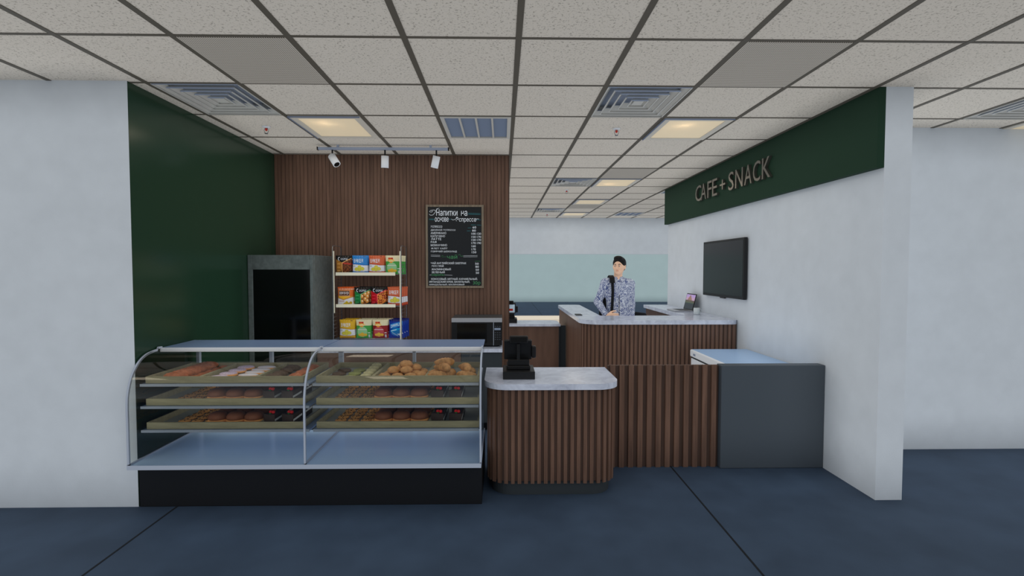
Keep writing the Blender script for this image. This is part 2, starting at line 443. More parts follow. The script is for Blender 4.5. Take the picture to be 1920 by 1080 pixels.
# ------------------------------------------------------------------ ceiling fixtures
def make_light():
    x0, x1, y0, y1 = -GDX/2+.016, GDX/2-.016, -GDY/2+.01, GDY/2-.01
    t = empty('ceiling_light', (0, 0, 0), None, 'light'); fw = .055
    b = MB(); z0, z1 = -.012, .012
    b.box(x0, x1, y0, y0+fw, z0, z1, 'lampframe', .003); b.box(x0, x1, y1-fw, y1, z0, z1, 'lampframe', .003)
    b.box(x0, x0+fw, y0+fw, y1-fw, z0, z1, 'lampframe', .003); b.box(x1-fw, x1, y0+fw, y1-fw, z0, z1, 'lampframe', .003)
    b.box(x0, x1, y0, y1, .08, .09, 'lampframe')
    b.build('frame', t)
    b = MB(); b.box(x0+.001, x1-.001, y0-.002, y0+.007, -.017, -.008, 'lampblue'); b.box(x0-.002, x0+.006, y0, y1, -.017, -.008, 'lampblue'); b.build('edge_trim', t)
    b = MB(); b.box(x0+fw, x1-fw, y0+fw, y1-fw, -.006, .0, 'panel'); b.build('diffuser_panel', t)
    return t
def make_diffuser():
    t = empty('ceiling_diffuser', (0, 0, 0), None, 'vent')
    b = MB(); X, Y = GDX/2-.016, GDY/2-.01
    b.box(-X, X, -Y, Y, .075, .08, 'ventsteel')
    for a_ in ((-X, -X+.004, -Y, Y), (X-.004, X, -Y, Y), (-X, X, -Y, -Y+.004), (-X, X, Y-.004, Y)): b.box(*a_, -.004, .075, 'vent')
    b.build('backing', t)
    for k in range(5):
        q = 1-.195*k; x, y = X*q, Y*q; s_ = .042; dz = .034
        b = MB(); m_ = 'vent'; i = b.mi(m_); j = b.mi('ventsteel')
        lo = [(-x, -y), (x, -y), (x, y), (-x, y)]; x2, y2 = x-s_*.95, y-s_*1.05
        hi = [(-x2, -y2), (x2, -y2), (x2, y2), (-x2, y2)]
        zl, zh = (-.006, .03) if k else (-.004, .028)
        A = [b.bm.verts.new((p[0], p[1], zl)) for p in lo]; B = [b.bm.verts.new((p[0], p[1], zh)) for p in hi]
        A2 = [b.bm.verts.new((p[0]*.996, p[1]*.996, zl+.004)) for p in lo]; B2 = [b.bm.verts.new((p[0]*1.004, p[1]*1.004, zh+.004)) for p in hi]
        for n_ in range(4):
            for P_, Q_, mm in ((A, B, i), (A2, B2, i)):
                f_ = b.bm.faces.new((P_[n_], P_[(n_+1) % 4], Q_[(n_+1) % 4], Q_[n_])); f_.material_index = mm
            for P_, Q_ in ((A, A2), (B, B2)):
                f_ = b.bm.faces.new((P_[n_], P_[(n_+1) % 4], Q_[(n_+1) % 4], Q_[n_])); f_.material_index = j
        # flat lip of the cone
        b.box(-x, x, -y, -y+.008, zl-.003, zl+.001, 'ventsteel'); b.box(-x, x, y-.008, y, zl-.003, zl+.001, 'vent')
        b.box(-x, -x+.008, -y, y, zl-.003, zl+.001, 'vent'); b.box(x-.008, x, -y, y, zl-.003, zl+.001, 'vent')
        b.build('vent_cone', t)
    q = 1-.195*5+.1
    b = MB(); b.box(-X*q, X*q, -Y*q, Y*q, -.004, .002, 'vent', .002); b.build('centre_plate', t)
    return t
def make_grille():
    t = empty('return_air_grille', (0, 0, 0), None, 'vent')
    X, Y = GDX/2-.016, GDY/2-.01; fw = .03
    b = MB(); z0, z1 = -.008, .012
    b.box(-X, X, -Y, -Y+fw, z0, z1, 'vent'); b.box(-X, X, Y-fw, Y, z0, z1, 'vent'); b.box(-X, -X+fw, -Y+fw, Y-fw, z0, z1, 'vent'); b.box(X-fw, X, -Y+fw, Y-fw, z0, z1, 'vent')
    for k in (-1, 0, 1): b.box(k*.13-.008, k*.13+.008, -Y+fw, Y-fw, z0, z1, 'vent')
    b.box(-X, X, -Y, Y, .05, .055, 'plinth')
    b.build('frame', t)
    for k in range(12):
        y = -Y+fw+.02+k*(2*Y-2*fw-.02)/11.6
        b = MB(); T = Matrix.Translation((0, y, .012)) @ Matrix.Rotation(R_(-38), 4, 'X')
        b.box(-X+fw, X-fw, -.019, .019, -.0015, .0015, 'ventdark', T=T); b.build('slat', t)
    return t
def R_(d): return math.radians(d)
def make_perf():
    b = MB(); X, Y = GDX/2-.016, GDY/2-.01
    b.box(-X, X, -Y, Y, -.002, .006, 'perf'); o = b.build('perforated_ceiling_tile', loc=(0, 0, 0)); tag(o, None, 'ceiling tile'); return o
def make_sprinkler():
    t = empty('sprinkler_head', (0, 0, 0), None, 'sprinkler')
    b = MB(); b.lathe([(.034, 0), (.034, -.003), (.02, -.009), (.010, -.012)], 'white', 20); b.build('escutcheon', t)
    b = MB(); b.tube([(-.010, 0, -.012), (-.02, 0, -.03), (-.012, 0, -.05), (0, 0, -.056), (.012, 0, -.05), (.02, 0, -.03), (.010, 0, -.012)], .0025, 'chrome', 6)
    b.lathe([(.014, -.056), (.014, -.059)], 'chrome', 14); b.build('bracket', t)
    b = MB(); b.sphere((0, 0, -.024), (.011, .011, .013), 'red', 10); b.build('glass_bulb', t)
    return t
PL, PD, PG, PP, PS = Proto(make_light), Proto(make_diffuser), Proto(make_grille), Proto(make_perf), Proto(make_sprinkler)
LBL = {
 (1, 2): 'square ceiling light panel above the bar, nearest the green wall', (6, 2): 'square ceiling light panel near the green fascia, largest of the right-hand row',
 (6, 6): 'square ceiling light panel just behind the perforated tile, second in the right-hand row', (6, 9): 'square ceiling light panel third in the right-hand row, between far tiles',
 (6, 12): 'square ceiling light panel farthest back, nearest the far header wall', (0, 1): 'square stepped air diffuser in the ceiling next to the green wall',
 (5, 1): 'large square stepped air diffuser in the ceiling, in front of the right-hand light', (5, 6): 'square stepped air diffuser farther back, beside the second light panel',
 (5, 11): 'small square stepped air diffuser farthest back in the ceiling', (10, 1): 'square stepped air diffuser in the ceiling over the right-hand recess',
 (3, 2): 'louvred return air grille in the ceiling above the menu board wall', (8, 12): 'louvred return air grille far back in the ceiling near the far header wall',
 (8, 7): 'louvred return air grille in the ceiling partly hidden behind the green fascia',
 (1, 0): 'grey perforated ceiling tile in front of the left air diffuser', (6, 0): 'grey perforated ceiling tile in front of the right light panel, close to the viewer',
 (6, 5): 'grey perforated ceiling tile directly before the second right-hand light', (6, 10): 'grey perforated ceiling tile farthest back, between two far light panels'}
for (c_, r_), kd in special.items():
    x0, x1, y0, y1 = cell(c_, r_); p = ((x0+x1)/2, (y0+y1)/2, C_H)
    lb = LBL.get((c_, r_), 'unseen square ceiling light panel added beyond the cafe view for illumination')
    grp = {'light': 'ceiling light panels', 'diff': 'stepped air diffusers', 'grille': 'return air grilles', 'perf': 'perforated ceiling tiles'}[kd]
    P_ = {'light': PL, 'diff': PD, 'grille': PG, 'perf': PP}[kd]
    if kd == 'perf': p = (p[0], p[1], C_H-.004)
    P_.put(p, lb, grp)
    if kd == 'light':
        l = bpy.data.lights.new('panel_lamp', 'AREA'); l.shape = 'RECTANGLE'; l.size = .44; l.size_y = .54; l.energy = LAMP_W; l.color = (1, .86, .68)
        lo = bpy.data.objects.new('panel_lamp', l); lo.location = (p[0], p[1], C_H-.02); COL.objects.link(lo)
        if r_ in (2, 6) and c_ in (1, 6) and not (c_ == 1 and r_ == 6):
            l2 = bpy.data.lights.new('panel_hotspot_lamp', 'POINT'); l2.energy = 1.3; l2.shadow_soft_size = .03; l2.color = (1, .88, .7)  # point light added inside the fixture to make the panel's hot spot
            lo2 = bpy.data.objects.new('panel_hotspot_lamp', l2); lo2.location = (p[0]-.06, p[1]-.13 if r_ == 2 else p[1]+.1, C_H+.055); COL.objects.link(lo2)
for (c_, r_), lb in (((0, 2), 'ceiling sprinkler with a red bulb near the green wall'), ((5, 2), 'ceiling sprinkler with a red bulb behind the large right diffuser'), ((5, 7), 'ceiling sprinkler with a red bulb behind the middle diffuser'), ((5, 12), 'tiny ceiling sprinkler farthest back')):
    x0, x1, y0, y1 = cell(c_, r_); PS.put(((x0+x1)/2, (y0+y1)/2, C_H), lb, 'ceiling sprinklers')
# piece of a light over the right recess, cut by the wall
x0, x1, y0, y1 = cell(11, 2)
t = empty('ceiling_light', ((x0+x1)/2, 4.2, C_H), 'ceiling light panel cut off by the recess wall at the right edge', 'light')
b = MB(); b.box(x0+.016, x1-.016, y0+.01, y0+.06, C_H-.012, C_H, 'lampframe'); b.box(x0+.016, x0+.07, y0+.06, 4.339, C_H-.012, C_H, 'lampframe'); b.build('frame', t)
b = MB(); b.box(x0+.07, x1-.07, y0+.06, 4.339, C_H-.009, C_H-.002, 'panel'); b.build('diffuser_panel', t)
# track light
t = empty('track_spotlight_rail', (-1.16, 5.06, C_H), 'white ceiling track rail with three small white spotlights in front of the wood wall', 'track light')
b = MB(); b.box(-1.79, -.53, 5.045, 5.075, 2.725, 2.75, 'ventsteel', .003)
b.box(-1.80, -1.79, 5.043, 5.077, 2.723, 2.752, 'black'); b.box(-.53, -.52, 5.043, 5.077, 2.723, 2.752, 'black')
for x in (-1.6, -.7): b.box(x-.01, x+.01, 5.05, 5.07, 2.75, C_H, 'ventsteel')
b.build('rail', t)
for x, ax_, ay_ in ((-1.655, 35, -20), (-1.145, -3, 8), (-.645, -14, 12)):
    d = Vector((math.sin(R_(ax_))*math.cos(R_(ay_)), -math.sin(R_(-ay_)), -math.cos(R_(ax_))*math.cos(R_(ay_)))).normalized()
    piv = Vector((x, 5.06, 2.655)); c0 = piv-d*.015+Vector((.0, 0, 0))
    b = MB(); b.tube([c0, c0+d*.115], .036, 'whitemetal', 20); body = b.build('spotlight_head', t)
    b = MB(); b.tube([c0+d*.1145, c0+d*.1165], .028, 'black', 20); b.build('lens', body)
    b = MB(); b.tube([(x, 5.06, 2.726), (x, 5.06, 2.66)], .008, 'black', 8); b.tube([(x, 5.06, 2.665), c0+d*.03], .007, 'black', 8); b.build('swivel_arm', t)
# ================================================================== BAR FURNITURE
# front counter
CY = 3.455
t = empty('bar_counter', (.34, 3.75, 0), 'rounded walnut slatted counter with a marble top holding the black till, in front', 'counter')
out = rrect(-.128, .817, CY, 4.055, (.17, .17, 0, 0), 10)
b = MB(); b.poly(out, .745, .785, 'marble'); b.build('marble_top', t)
body = rrect(-.098, .787, CY+.04, 4.05, (.15, .15, 0, 0), 10)
b = MB(); b.poly(body, .10, .745, 'wooddark'); b.build('body', t)
path = [(-.098, 4.05)]+body[0:len(body)-2]+[(.787, 4.05)]
b = MB(); slats(b, path, .085, .745, .0455, .027, .012); b.build('slat_cladding', t)
b = MB(); b.poly(rrect(-.078, .767, CY+.05, 4.04, (.15, .15, 0, 0), 10), 0, .10, 'plinth'); b.build('plinth', t)
# slatted low panel
b = MB(); b.box(.83, 1.709, 3.995, 4.03, 0, .808, 'wooddark')
slats(b, [(.83, 3.995), (1.709, 3.995)], 0, .815, .073, .042, .018)
o = b.build('slatted_low_panel'); tag(o, 'low walnut slatted panel between the rounded counter and the grey end panel', 'panel')
b = MB(); b.box(1.711, 2.531, 3.94, 4.035, 0, .816, 'greyblock', .006)
o = b.build('end_panel'); tag(o, 'plain dark grey low end panel standing against the right white wall', 'panel')
# chest freezer
t = empty('chest_freezer', (2.22, 4.65, 0), 'white chest freezer with a light blue lid behind the grey end panel', 'freezer')
b = MB(); b.box(1.945, 2.525, 4.06, 5.225, .03, .655, 'white', .012); b.box(1.98, 2.5, 4.1, 5.2, 0, .03, 'black'); b.build('body', t)
b = MB(); b.box(1.937, 2.529, 4.05, 5.232, .668, .74, 'white', .012)
b.box(1.955, 2.52, 4.065, 5.22, .7395, .7415, 'lidblue'); lid = b.build('lid', t)
b = MB(); b.box(1.95, 2.52, 4.07, 5.22, .653, .67, 'plinth'); b.build('gasket', t)
b = MB(); b.box(1.9335, 1.938, 5.08, 5.13, .692, .71, M['ventdark']); b.build('badge', lid)
# back worktop with cabinet
t = empty('back_counter', (-.87, 5.15, 0), 'marble topped back counter under the menu board, holding rack and microwave', 'counter')
b = MB(); b.box(-1.775, .0, 4.872, 5.466, .770, .803, 'marble', .002); b.build('marble_top', t)
b = MB(); b.box(-1.77, -.40, 4.90, 5.465, .08, .77, 'woodpanel'); b.build('wood_cabinet', t)
b = MB(); b.box(-.398, -.005, 4.90, 5.465, .08, .77, 'plinth', .003); b.box(-.39, -.015, 4.895, 4.90, .09, .76, 'plinth'); b.build('grey_cabinet', t)
b = MB(); b.box(-1.75, -.02, 4.95, 5.46, 0, .08, 'black'); b.build('plinth', t)
# fridge
t = empty('glass_door_fridge', (-2.1, 5.17, 0), 'tall dark steel fridge with a black glass door in the green corner', 'fridge')
b = MB(); b.box(-2.399, -1.787, 4.90, 5.465, .02, 1.70, 'darkfridge', .006); b.box(-2.37, -1.81, 4.93, 5.45, 0, .02, 'black'); b.build('body', t)
b = MB(); fx0, fx1, fz0, fz1 = -2.397, -1.789, .05, 1.699
b.box(fx0, fx0+.045, 4.865, 4.897, fz0, fz1, 'darkfridge', .003); b.box(fx1-.028, fx1, 4.865, 4.897, fz0, fz1, 'darkfridge', .003)
b.box(fx0+.045, fx1-.028, 4.865, 4.897, 1.562, fz1, 'darkfridge', .003); b.box(fx0+.045, fx1-.028, 4.865, 4.897, fz0, .14, 'darkfridge', .003)
dr = b.build('door', t)
b = MB(); b.box(fx0+.045, fx1-.028, 4.875, 4.885, .14, 1.562, 'fridgeglass'); b.build('door_glass', dr)
# microwave
t = empty('microwave', (-.25, 5.2, .803), 'black microwave with a silver top strip on the back counter', 'microwave')
X0, X1, Y0, Y1, Z0, Z1 = -.499, -.004, 5.0, 5.4, .818, 1.088
b = MB(); b.box(X0, X1, Y0+.02, Y1, Z0, Z1, mat('microwave_shell', S(58, 60, 62), .5), .004)
for x in (X0+.04, X1-.04):
    for y in (Y0+.06, Y1-.05): b.lathe([(.014, .8035), (.014, Z0)], 'black', 10, (x, y, 0))
b.build('housing', t)
b = MB(); b.box(X0, X1, Y0-.004, Y0+.02, Z1-.042, Z1, M['silver'], .004); b.build('silver_strip', t)
b = MB(); b.box(X0, X1-.083, Y0, Y0+.02, Z0, Z1-.042, 'black', .002); dd = b.build('door', t)
b = MB(); b.box(X0+.055, X0+.345, Y0-.002, Y0, Z0+.025, Z1-.055, M['blackgloss']); b.build('window', dd)
b = MB(); b.box(X1-.081, X1, Y0, Y0+.02, Z0, Z1-.042, 'black', .002); cp = b.build('control_panel', t)
b = MB(); b.box(X1-.075, X1-.015, Y0-.002, Y0, Z1-.118, Z1-.098, M['ventdark'])
b.build('display', cp)
b = MB()
for k in range(3):
    for n_ in range(5):
        zz = Z1-.085 if n_ == 0 else Z1-.125-.022*n_
        b.box(X1-.072+k*.022, X1-.06+k*.022, Y0-.0015, Y0, zz, zz+.006, mat('key', S(70, 76, 84), .6) if (k, n_) == (0, 0) else bpy.data.materials['key'])
tag(b.build('keypad', cp))
b = MB(); b.box(X1-.086, X1-.082, Y0-.001, Y0+.02, Z0, Z1-.042, 'frame'); b.build('door_seam', t)
# U shaped service counter
t = empty('service_counter', (1.68, 5.9, 0), 'large U-shaped walnut slatted counter with marble top around the standing man', 'counter')
OX0, OX1, OYF, OYB = .842, 2.531, 5.42, 7.79
def arc(cx, cy, r_, a0, a1, n=6): return [(cx+r_*math.cos(R_(a0+(a1-a0)*k/n)), cy+r_*math.sin(R_(a0+(a1-a0)*k/n))) for k in range(n+1)]
outer = [(OX0+.0, OYF+.22)]+[(OX0+.22-.22*math.cos(R_(a_)), OYF+.22-.22*math.sin(R_(a_))) for a_ in range(10, 91, 10)]+[(OX1-.09, OYF)]+arc(OX1-.07, OYF+.07, .07, -80, 0)
outer += [(OX1, OYB), (2.16, OYB), (2.15, 5.98), (1.15, 5.98), (1.17, OYB-.08)]+arc(1.09, OYB-.08, .08, 10, 90)+arc(OX0+.08, OYB-.08, .08, 90, 180)
b = MB(); b.poly(outer, .975, 1.02, 'marble'); b.build('marble_top', t)
IN = .03
bodyp = [(OX0+IN, OYF+.24)]+[(OX0+IN+.2-.2*math.cos(R_(a_)), OYF+IN+.2-.2*math.sin(R_(a_))) for a_ in range(10, 91, 10)]+[(OX1-.01, OYF+IN)]
bodyf = bodyp+[(OX1-.01, OYB-IN), (2.19, OYB-IN), (2.18, 5.95), (1.12, 5.95), (1.14, OYB-IN), (OX0+IN, OYB-IN)]
b = MB(); b.poly(bodyf, .0, .975, 'wooddark'); b.build('body', t)
b = MB(); slats(b, [(OX0+IN, OYB-IN)]+bodyp, .0, .974, .046, .030, .009); b.build('slat_cladding', t)
# left rear counter
t = empty('rear_counter', (.2, 7.05, 0), 'plain walnut rear counter with a thin marble top, left of the U-shaped counter', 'counter')
b = MB(); b.poly(rrect(-1.2, .775, 6.80, 7.33, (0, 0, .12, 0), 8), .80, .83, 'marble'); b.build('marble_top', t)
b = MB(); b.box(-1.18, .755, 6.83, 7.28, 0, .80, 'woodpanel'); b.build('cabinet_body', t)
b = MB(); b.box(.756, .762, 6.83, 7.27, 0, .80, 'plinth'); b.box(.762, .856, 6.9, 6.94, 0, .80, 'plinth'); b.build('edge_panel', t)
b = MB(); b.box(-1.0, 1.02, 8.3, 8.92, 0, .75, 'creambox', .01); o = b.build('low_cream_cabinet'); tag(o, 'low cream cabinet glimpsed behind the rear counter', 'cabinet')
# ------------------------------------------------------------------ tills
def make_till(front):
    t = empty('cash_register', (0, 0, 0), None, 'till')
    b = MB(); b.box(-.114, .114, -.13, .13, 0, .056, 'black', .004); b.box(-.085, .085, -.06, .125, .056, .085, 'black', .006); b.build('cash_drawer_base', t)
    b = MB(); T = Matrix.Translation((0, .02, .19)) @ Matrix.Rotation(R_(10), 4, 'X')
    b.box(-.105, .098, -.02, .02, -.07, .075, 'black', .006, T=T); sc_ = b.build('monitor', t)
    b = MB(); b.box(-.014, .01, -.045, -.02, .075, .24, 'black', .003); b.box(-.078, .078, -.05, .02, .085, .128, 'black', .005); b.build('stand', t)
    b = MB(); b.box(-.066, .068, -.045, -.005, .245, .298, 'black', .008); dp = b.build('customer_display', t)
    b = MB(); b.box(-.056, .058, -.047, -.0445, .253, .289, 'blackgloss'); b.build('display_glass', dp)
    b = MB(); b.box(.096, .128, -.03, .03, .135, .222, 'black', .010); b.build('card_reader', t)
    if not front:
        b = MB(); T2 = Matrix.Translation((0, .02, .19)) @ Matrix.Rotation(R_(10), 4, 'X')
        b.box(-.09, .085, -.0225, -.0195, -.055, .06, emis('till_screen', S(170, 190, 205), .35), T=T2)
        b.box(-.07, -.03, -.0235, -.0225, -.01, .04, M['ventdark'], T=T2); b.box(.0, .06, -.0235, -.0225, -.03, .0, M['red'], T=T2)
        b.build('lit_screen', sc_)
    return t
a = make_till(True); a.location = (.117, 3.735, .785); a['label'] = 'black till seen from behind on the rounded front counter'; a['group'] = 'black tills'
a = make_till(False); a.location = (.085, 7.08, .83); a['label'] = 'black till with a lit screen half hidden behind the wood wall'; a['group'] = 'black tills'
# ------------------------------------------------------------------ TV, laptop, mug, phone, chair
t = empty('wall_television', (2.52, 5.77, 1.57), 'flat black television mounted on the white right wall', 'television')
b = MB(); b.box(2.488, 2.522, 5.232, 6.308, 1.249, 1.897, 'black', .004); b.box(2.52, 2.532, 5.6, 5.95, 1.45, 1.7, 'black'); b.build('casing', t)
b = MB(); b.box(2.4865, 2.489, 5.257, 6.285, 1.280, 1.872, mat('screen_glass', S(20, 21, 22), .14, spec=.3)); b.build('screen', t)
b = MB(); b.box(2.49, 2.515, 5.70, 5.82, 1.236, 1.25, 'black', .005); b.build('sensor_bump', t)
t = empty('laptop', (2.33, 6.65, 1.02), 'open silver laptop with a mountain wallpaper on the counter arm by the wall', 'laptop')
b = MB(); b.box(2.20, 2.425, 6.47, 6.80, 1.021, 1.036, 'silver', .003); b.build('base', t)
b = MB(); b.box(2.27, 2.40, 6.49, 6.78, 1.036, 1.0375, 'black'); b.build('keyboard', t)
Tl = Matrix.Translation((2.425, 6.635, 1.036)) @ Matrix.Rotation(R_(14), 4, 'Y')
b = MB(); b.box(-.004, .004, -.165, .165, 0, .215, 'black', .002, T=Tl); ls = b.build('lid', t)
def paint(name, parent, nu, nv, fn, pos, m, origin=None, thick=None):
    """grid surface; pos(u,v)->xyz, fn(u,v)->rgb 0..255"""
    bm = bmesh.new(); L = bm.loops.layers.float_color.new('Col')
    V = [[bm.verts.new(pos(i_/nu, j_/nv)) for i_ in range(nu+1)] for j_ in range(nv+1)]
    for j_ in range(nv):
        for i_ in range(nu):
            f_ = bm.faces.new((V[j_][i_], V[j_][i_+1], V[j_+1][i_+1], V[j_+1][i_])); f_.smooth = True
            c_ = fn((i_+.5)/nu, (j_+.5)/nv); c_ = S(*c_, .8)
            for l_ in f_.loops: l_[L] = c_
    me = bpy.data.meshes.new(name); o = bpy.data.objects.new(name, me)
    off = wloc(parent) if parent else Vector((0, 0, 0))
    bmesh.ops.translate(bm, verts=bm.verts[:], vec=-off); bm.to_mesh(me); bm.free(); me.materials.append(m)
    if parent: o.parent = parent
    COL.objects.link(o); return o
def wall_paper(u_, v_):
    if v_ > .62:
        d = abs(u_-.45)
        if v_ < 1.0-d*1.6 and v_ < .93: return (170, 130, 110) if (int(u_*30)+int(v_*20)) % 2 else (145, 105, 95)
        return (190, 160, 220) if v_ > .8 else (205, 165, 200)
    if v_ > .38: return (70, 95, 60) if math.sin(u_*25)+math.cos(v_*30) > 0 else (100, 75, 65)
    return (28, 34, 44)
def em_vcol():
    m = vcol('lit_screen', .3); t_ = m.node_tree; v = [n for n in t_.nodes if n.type == 'VERTEX_COLOR'][0]
    bb = t_.nodes['Principled BSDF']; t_.links.new(v.outputs[0], bb.inputs['Emission Color']); bb.inputs['Emission Strength'].default_value = .35; return m
paint('screen', ls, 30, 20, wall_paper, lambda u_, v_: tuple(Tl @ Vector((-.0055, .152-.304*u_, .012+.19*v_))), em_vcol())
t = empty('mug', (2.335, 6.10, 1.02), 'pale grey mug beside the laptop', 'mug')
b = MB(); b.lathe([(.034, 1.0205), (.036, 1.03), (.036, 1.10), (.032, 1.10), (.031, 1.03), (.005, 1.028)], 'mug', 24, (2.335, 6.10, 0)); b.build('cup', t)
b = MB(); b.tube([(2.37, 6.10, 1.085), (2.385, 6.10, 1.085), (2.395, 6.10, 1.065), (2.385, 6.10, 1.045), (2.37, 6.10, 1.043)], .005, 'mug', 8); b.build('handle', t)
b = MB(); b.box(.868, .942, 6.0, 6.14, 1.0205, 1.029, 'plinth', .003); o = b.build('smartphone'); tag(o, 'dark smartphone lying on the left arm of the U-shaped counter', 'phone')
t = empty('office_chair', (1.87, 6.75, 0), 'black office chair whose back just shows behind the U-shaped counter', 'chair')
b = MB(); Tc = Matrix.Translation((1.80, 6.72, .78)) @ Matrix.Rotation(R_(8), 4, 'Y')
b.box(-.09, .08, -.03, .03, -.2, .215, 'leather', .03, 3, T=Tc); b.build('backrest', t)
b = MB(); b.box(1.66, 2.06, 6.75, 7.15, .43, .50, 'leather', .03, 3); b.build('seat', t)
b = MB(); b.tube([(1.87, 6.95, .06), (1.87, 6.95, .43)], .025, 'black', 12); b.tube([(1.87, 6.78, .44), (1.86, 6.73, .62)], .015, 'black', 8); b.build('gas_column', t)
for k in range(5):
    a_ = 2*PI*k/5; b = MB(); p = (1.87+.24*math.cos(a_), 6.95+.24*math.sin(a_), .055)
    b.tube([(1.87, 6.95, .09), p], [.022, .014], 'black', 8); lg = b.build('leg', t)
    b = MB(); b.sphere((p[0], p[1], .027), .026, 'black', 10); b.build('castor', lg)
# ------------------------------------------------------------------ menu board
t = empty('menu_board', (-.505, 5.46, 1.37), 'framed chalk menu board with white Cyrillic lettering on the wood wall', 'menu board')
yb = 5.455; fx0, fx1, fz0, fz1 = -.811, -.199, 1.366, 2.245; fw = .022
b = MB(); b.box(fx0, fx1, yb-.012, yb+.012, fz1-fw, fz1, 'greywood'); b.box(fx0, fx1, yb-.012, yb+.012, fz0, fz0+fw, 'greywood')
b.box(fx0, fx0+fw, yb-.012, yb+.012, fz0+fw, fz1-fw, 'greywood'); b.box(fx1-fw, fx1, yb-.012, yb+.012, fz0+fw, fz1-fw, 'greywood'); b.build('frame', t)
b = MB(); b.box(fx0+fw, fx1-fw, yb-.004, yb+.011, fz0+fw, fz1-fw, 'board'); b.build('blackboard', t)
# board crop: x 45..707 , y 52..1018 of a 753x1080 view
def bxz(px, py): return (fx0+fw+(px-45)/662*(fx1-fx0-2*fw), fz1-fw-(py-52)/966*(fz1-fz0-2*fw))
lines = [('Напитки', 150, 410, 82, 160, 0), ('на', 455, 530, 100, 160, 0), ('основе', 132, 300, 180, 232, 0), ('Эспрессо', 390, 640, 175, 245, 0),
 ('ЭСПРЕССО', 80, 222, 280, 306, 0), ('ДВОЙНОЙ ЭСПРЕССО', 80, 385, 320, 346, 0), ('АМЕРИКАНО', 80, 270, 358, 384, 0), ('КАПУЧИНО', 80, 255, 396, 421, 0),
 ('ЛАТТЕ', 85, 210, 430, 458, 0), ('РАФ', 80, 155, 468, 494, 0), ('МОККАЧИНО', 80, 280, 506, 532, 0), ('ФЛЕТ УАЙТ', 85, 285, 544, 570, 0), ('ГОРЯЧИЙ ШОКОЛАД', 82, 400, 580, 610, 0),
 ('60', 595, 640, 288, 314, 0), ('80', 590, 636, 328, 353, 0), ('100', 582, 634, 366, 391, 0), ('120', 650, 700, 366, 391, 0), ('150', 582, 634, 405, 430, 0), ('170', 650, 700, 405, 430, 0),
 ('150', 582, 634, 442, 467, 0), ('170', 650, 700, 442, 467, 0), ('170', 582, 634, 480, 505, 0), ('190', 650, 700, 480, 505, 0), ('160', 582, 634, 518, 543, 0), ('170', 582, 634, 556, 581, 0), ('150', 585, 640, 592, 617, 0),
 ('чай', 280, 405, 635, 685, 1), ('ЧАЙ АНГЛИЙСКИЙ ЗАВТРАК', 80, 516, 720, 752, 0), ('ЭРЛ ГРЕЙ', 88, 236, 758, 786, 0), ('ЖАСМИНОВЫЙ', 88, 325, 796, 826, 0), ('ЗЕЛЕНЫЙ', 88, 250, 832, 862, 0),
 ('50', 626, 670, 734, 758, 0), ('80', 630, 672, 770, 795, 0), ('50', 632, 672, 808, 832, 0), ('50', 634, 673, 845, 870, 0),
 ('сиропы', 88, 246, 872, 902, 1), ('КОКОСОВЫЙ, МЯТНЫЙ, КАРАМЕЛЬНЫЙ,', 84, 655, 915, 948, 0), ('ИРЛАНДСКИЙ КРЕМ, ВАНИЛЬНЫЙ,', 60, 560, 950, 984, 0), ('МИНДАЛЬНЫЙ, МАЛИНОВЫЙ', 60, 492, 988, 1014, 0), ('30р', 598, 690, 960, 1012, 1)]
bw = MB(); bgn = MB()
for s_, xa, xb, ya, yb2, g in lines:
    x0, z0 = bxz(xa, yb2); x1, z1 = bxz(xb, ya)
    fit_text(bgn if g else bw, s_, 'chalkgreen' if g else 'chalk', (x0, yb-.0048, z0), (1, 0, 0), (0, 0, 1), x1-x0, z1-z0)
def curl(mb, pts, m='chalk', rad=.0022):
    mb.tube([(bxz(*p)[0], yb-.0045, bxz(*p)[1]) for p in pts], rad, m, 5)
curl(bw, [(150, 100), (120, 90), (80, 95), (65, 110), (85, 118), (105, 108), (95, 98)]); curl(bw, [(62, 140), (80, 155), (110, 150), (135, 120), (160, 80), (195, 62), (150, 78)])
curl(bw, [(335, 200), (352, 212), (380, 205), (410, 180), (400, 172)]); curl(bw, [(620, 215), (650, 195), (675, 198)])
for y in (640, 654): curl(bw, [(80, y), (195, y+4)], 'chalk', .0012); curl(bw, [(480, y+8), (655, y+6)], 'chalk', .0012)
curl(bw, [(62, 884), (85, 884)], 'chalk', .0012); curl(bw, [(250, 884), (345, 888)], 'chalk', .0012)
for p in (((540, 128), (695, 132)), ((540, 142), (695, 146)), ((60, 198), (125, 200)), ((60, 208), (125, 210)), ((300, 202), (345, 204)), ((640, 208), (700, 210)), ((575, 270), (635, 272)), ((648, 272), (704, 274)), ((535, 308), (580, 306)), ((525, 345), (575, 343))):
    curl(bgn, p, 'chalkteal', .0018)
curl(bgn, [(205, 655), (230, 645), (240, 660), (215, 665), (270, 660)], 'chalkgreen', .0016); curl(bgn, [(415, 640), (440, 630), (450, 655), (480, 655), (465, 645)], 'chalkgreen', .0016); curl(bgn, [(622, 716), (690, 714)], 'chalkgreen', .0014)
bw.build('white_lettering', t); bgn.build('green_lettering', t)
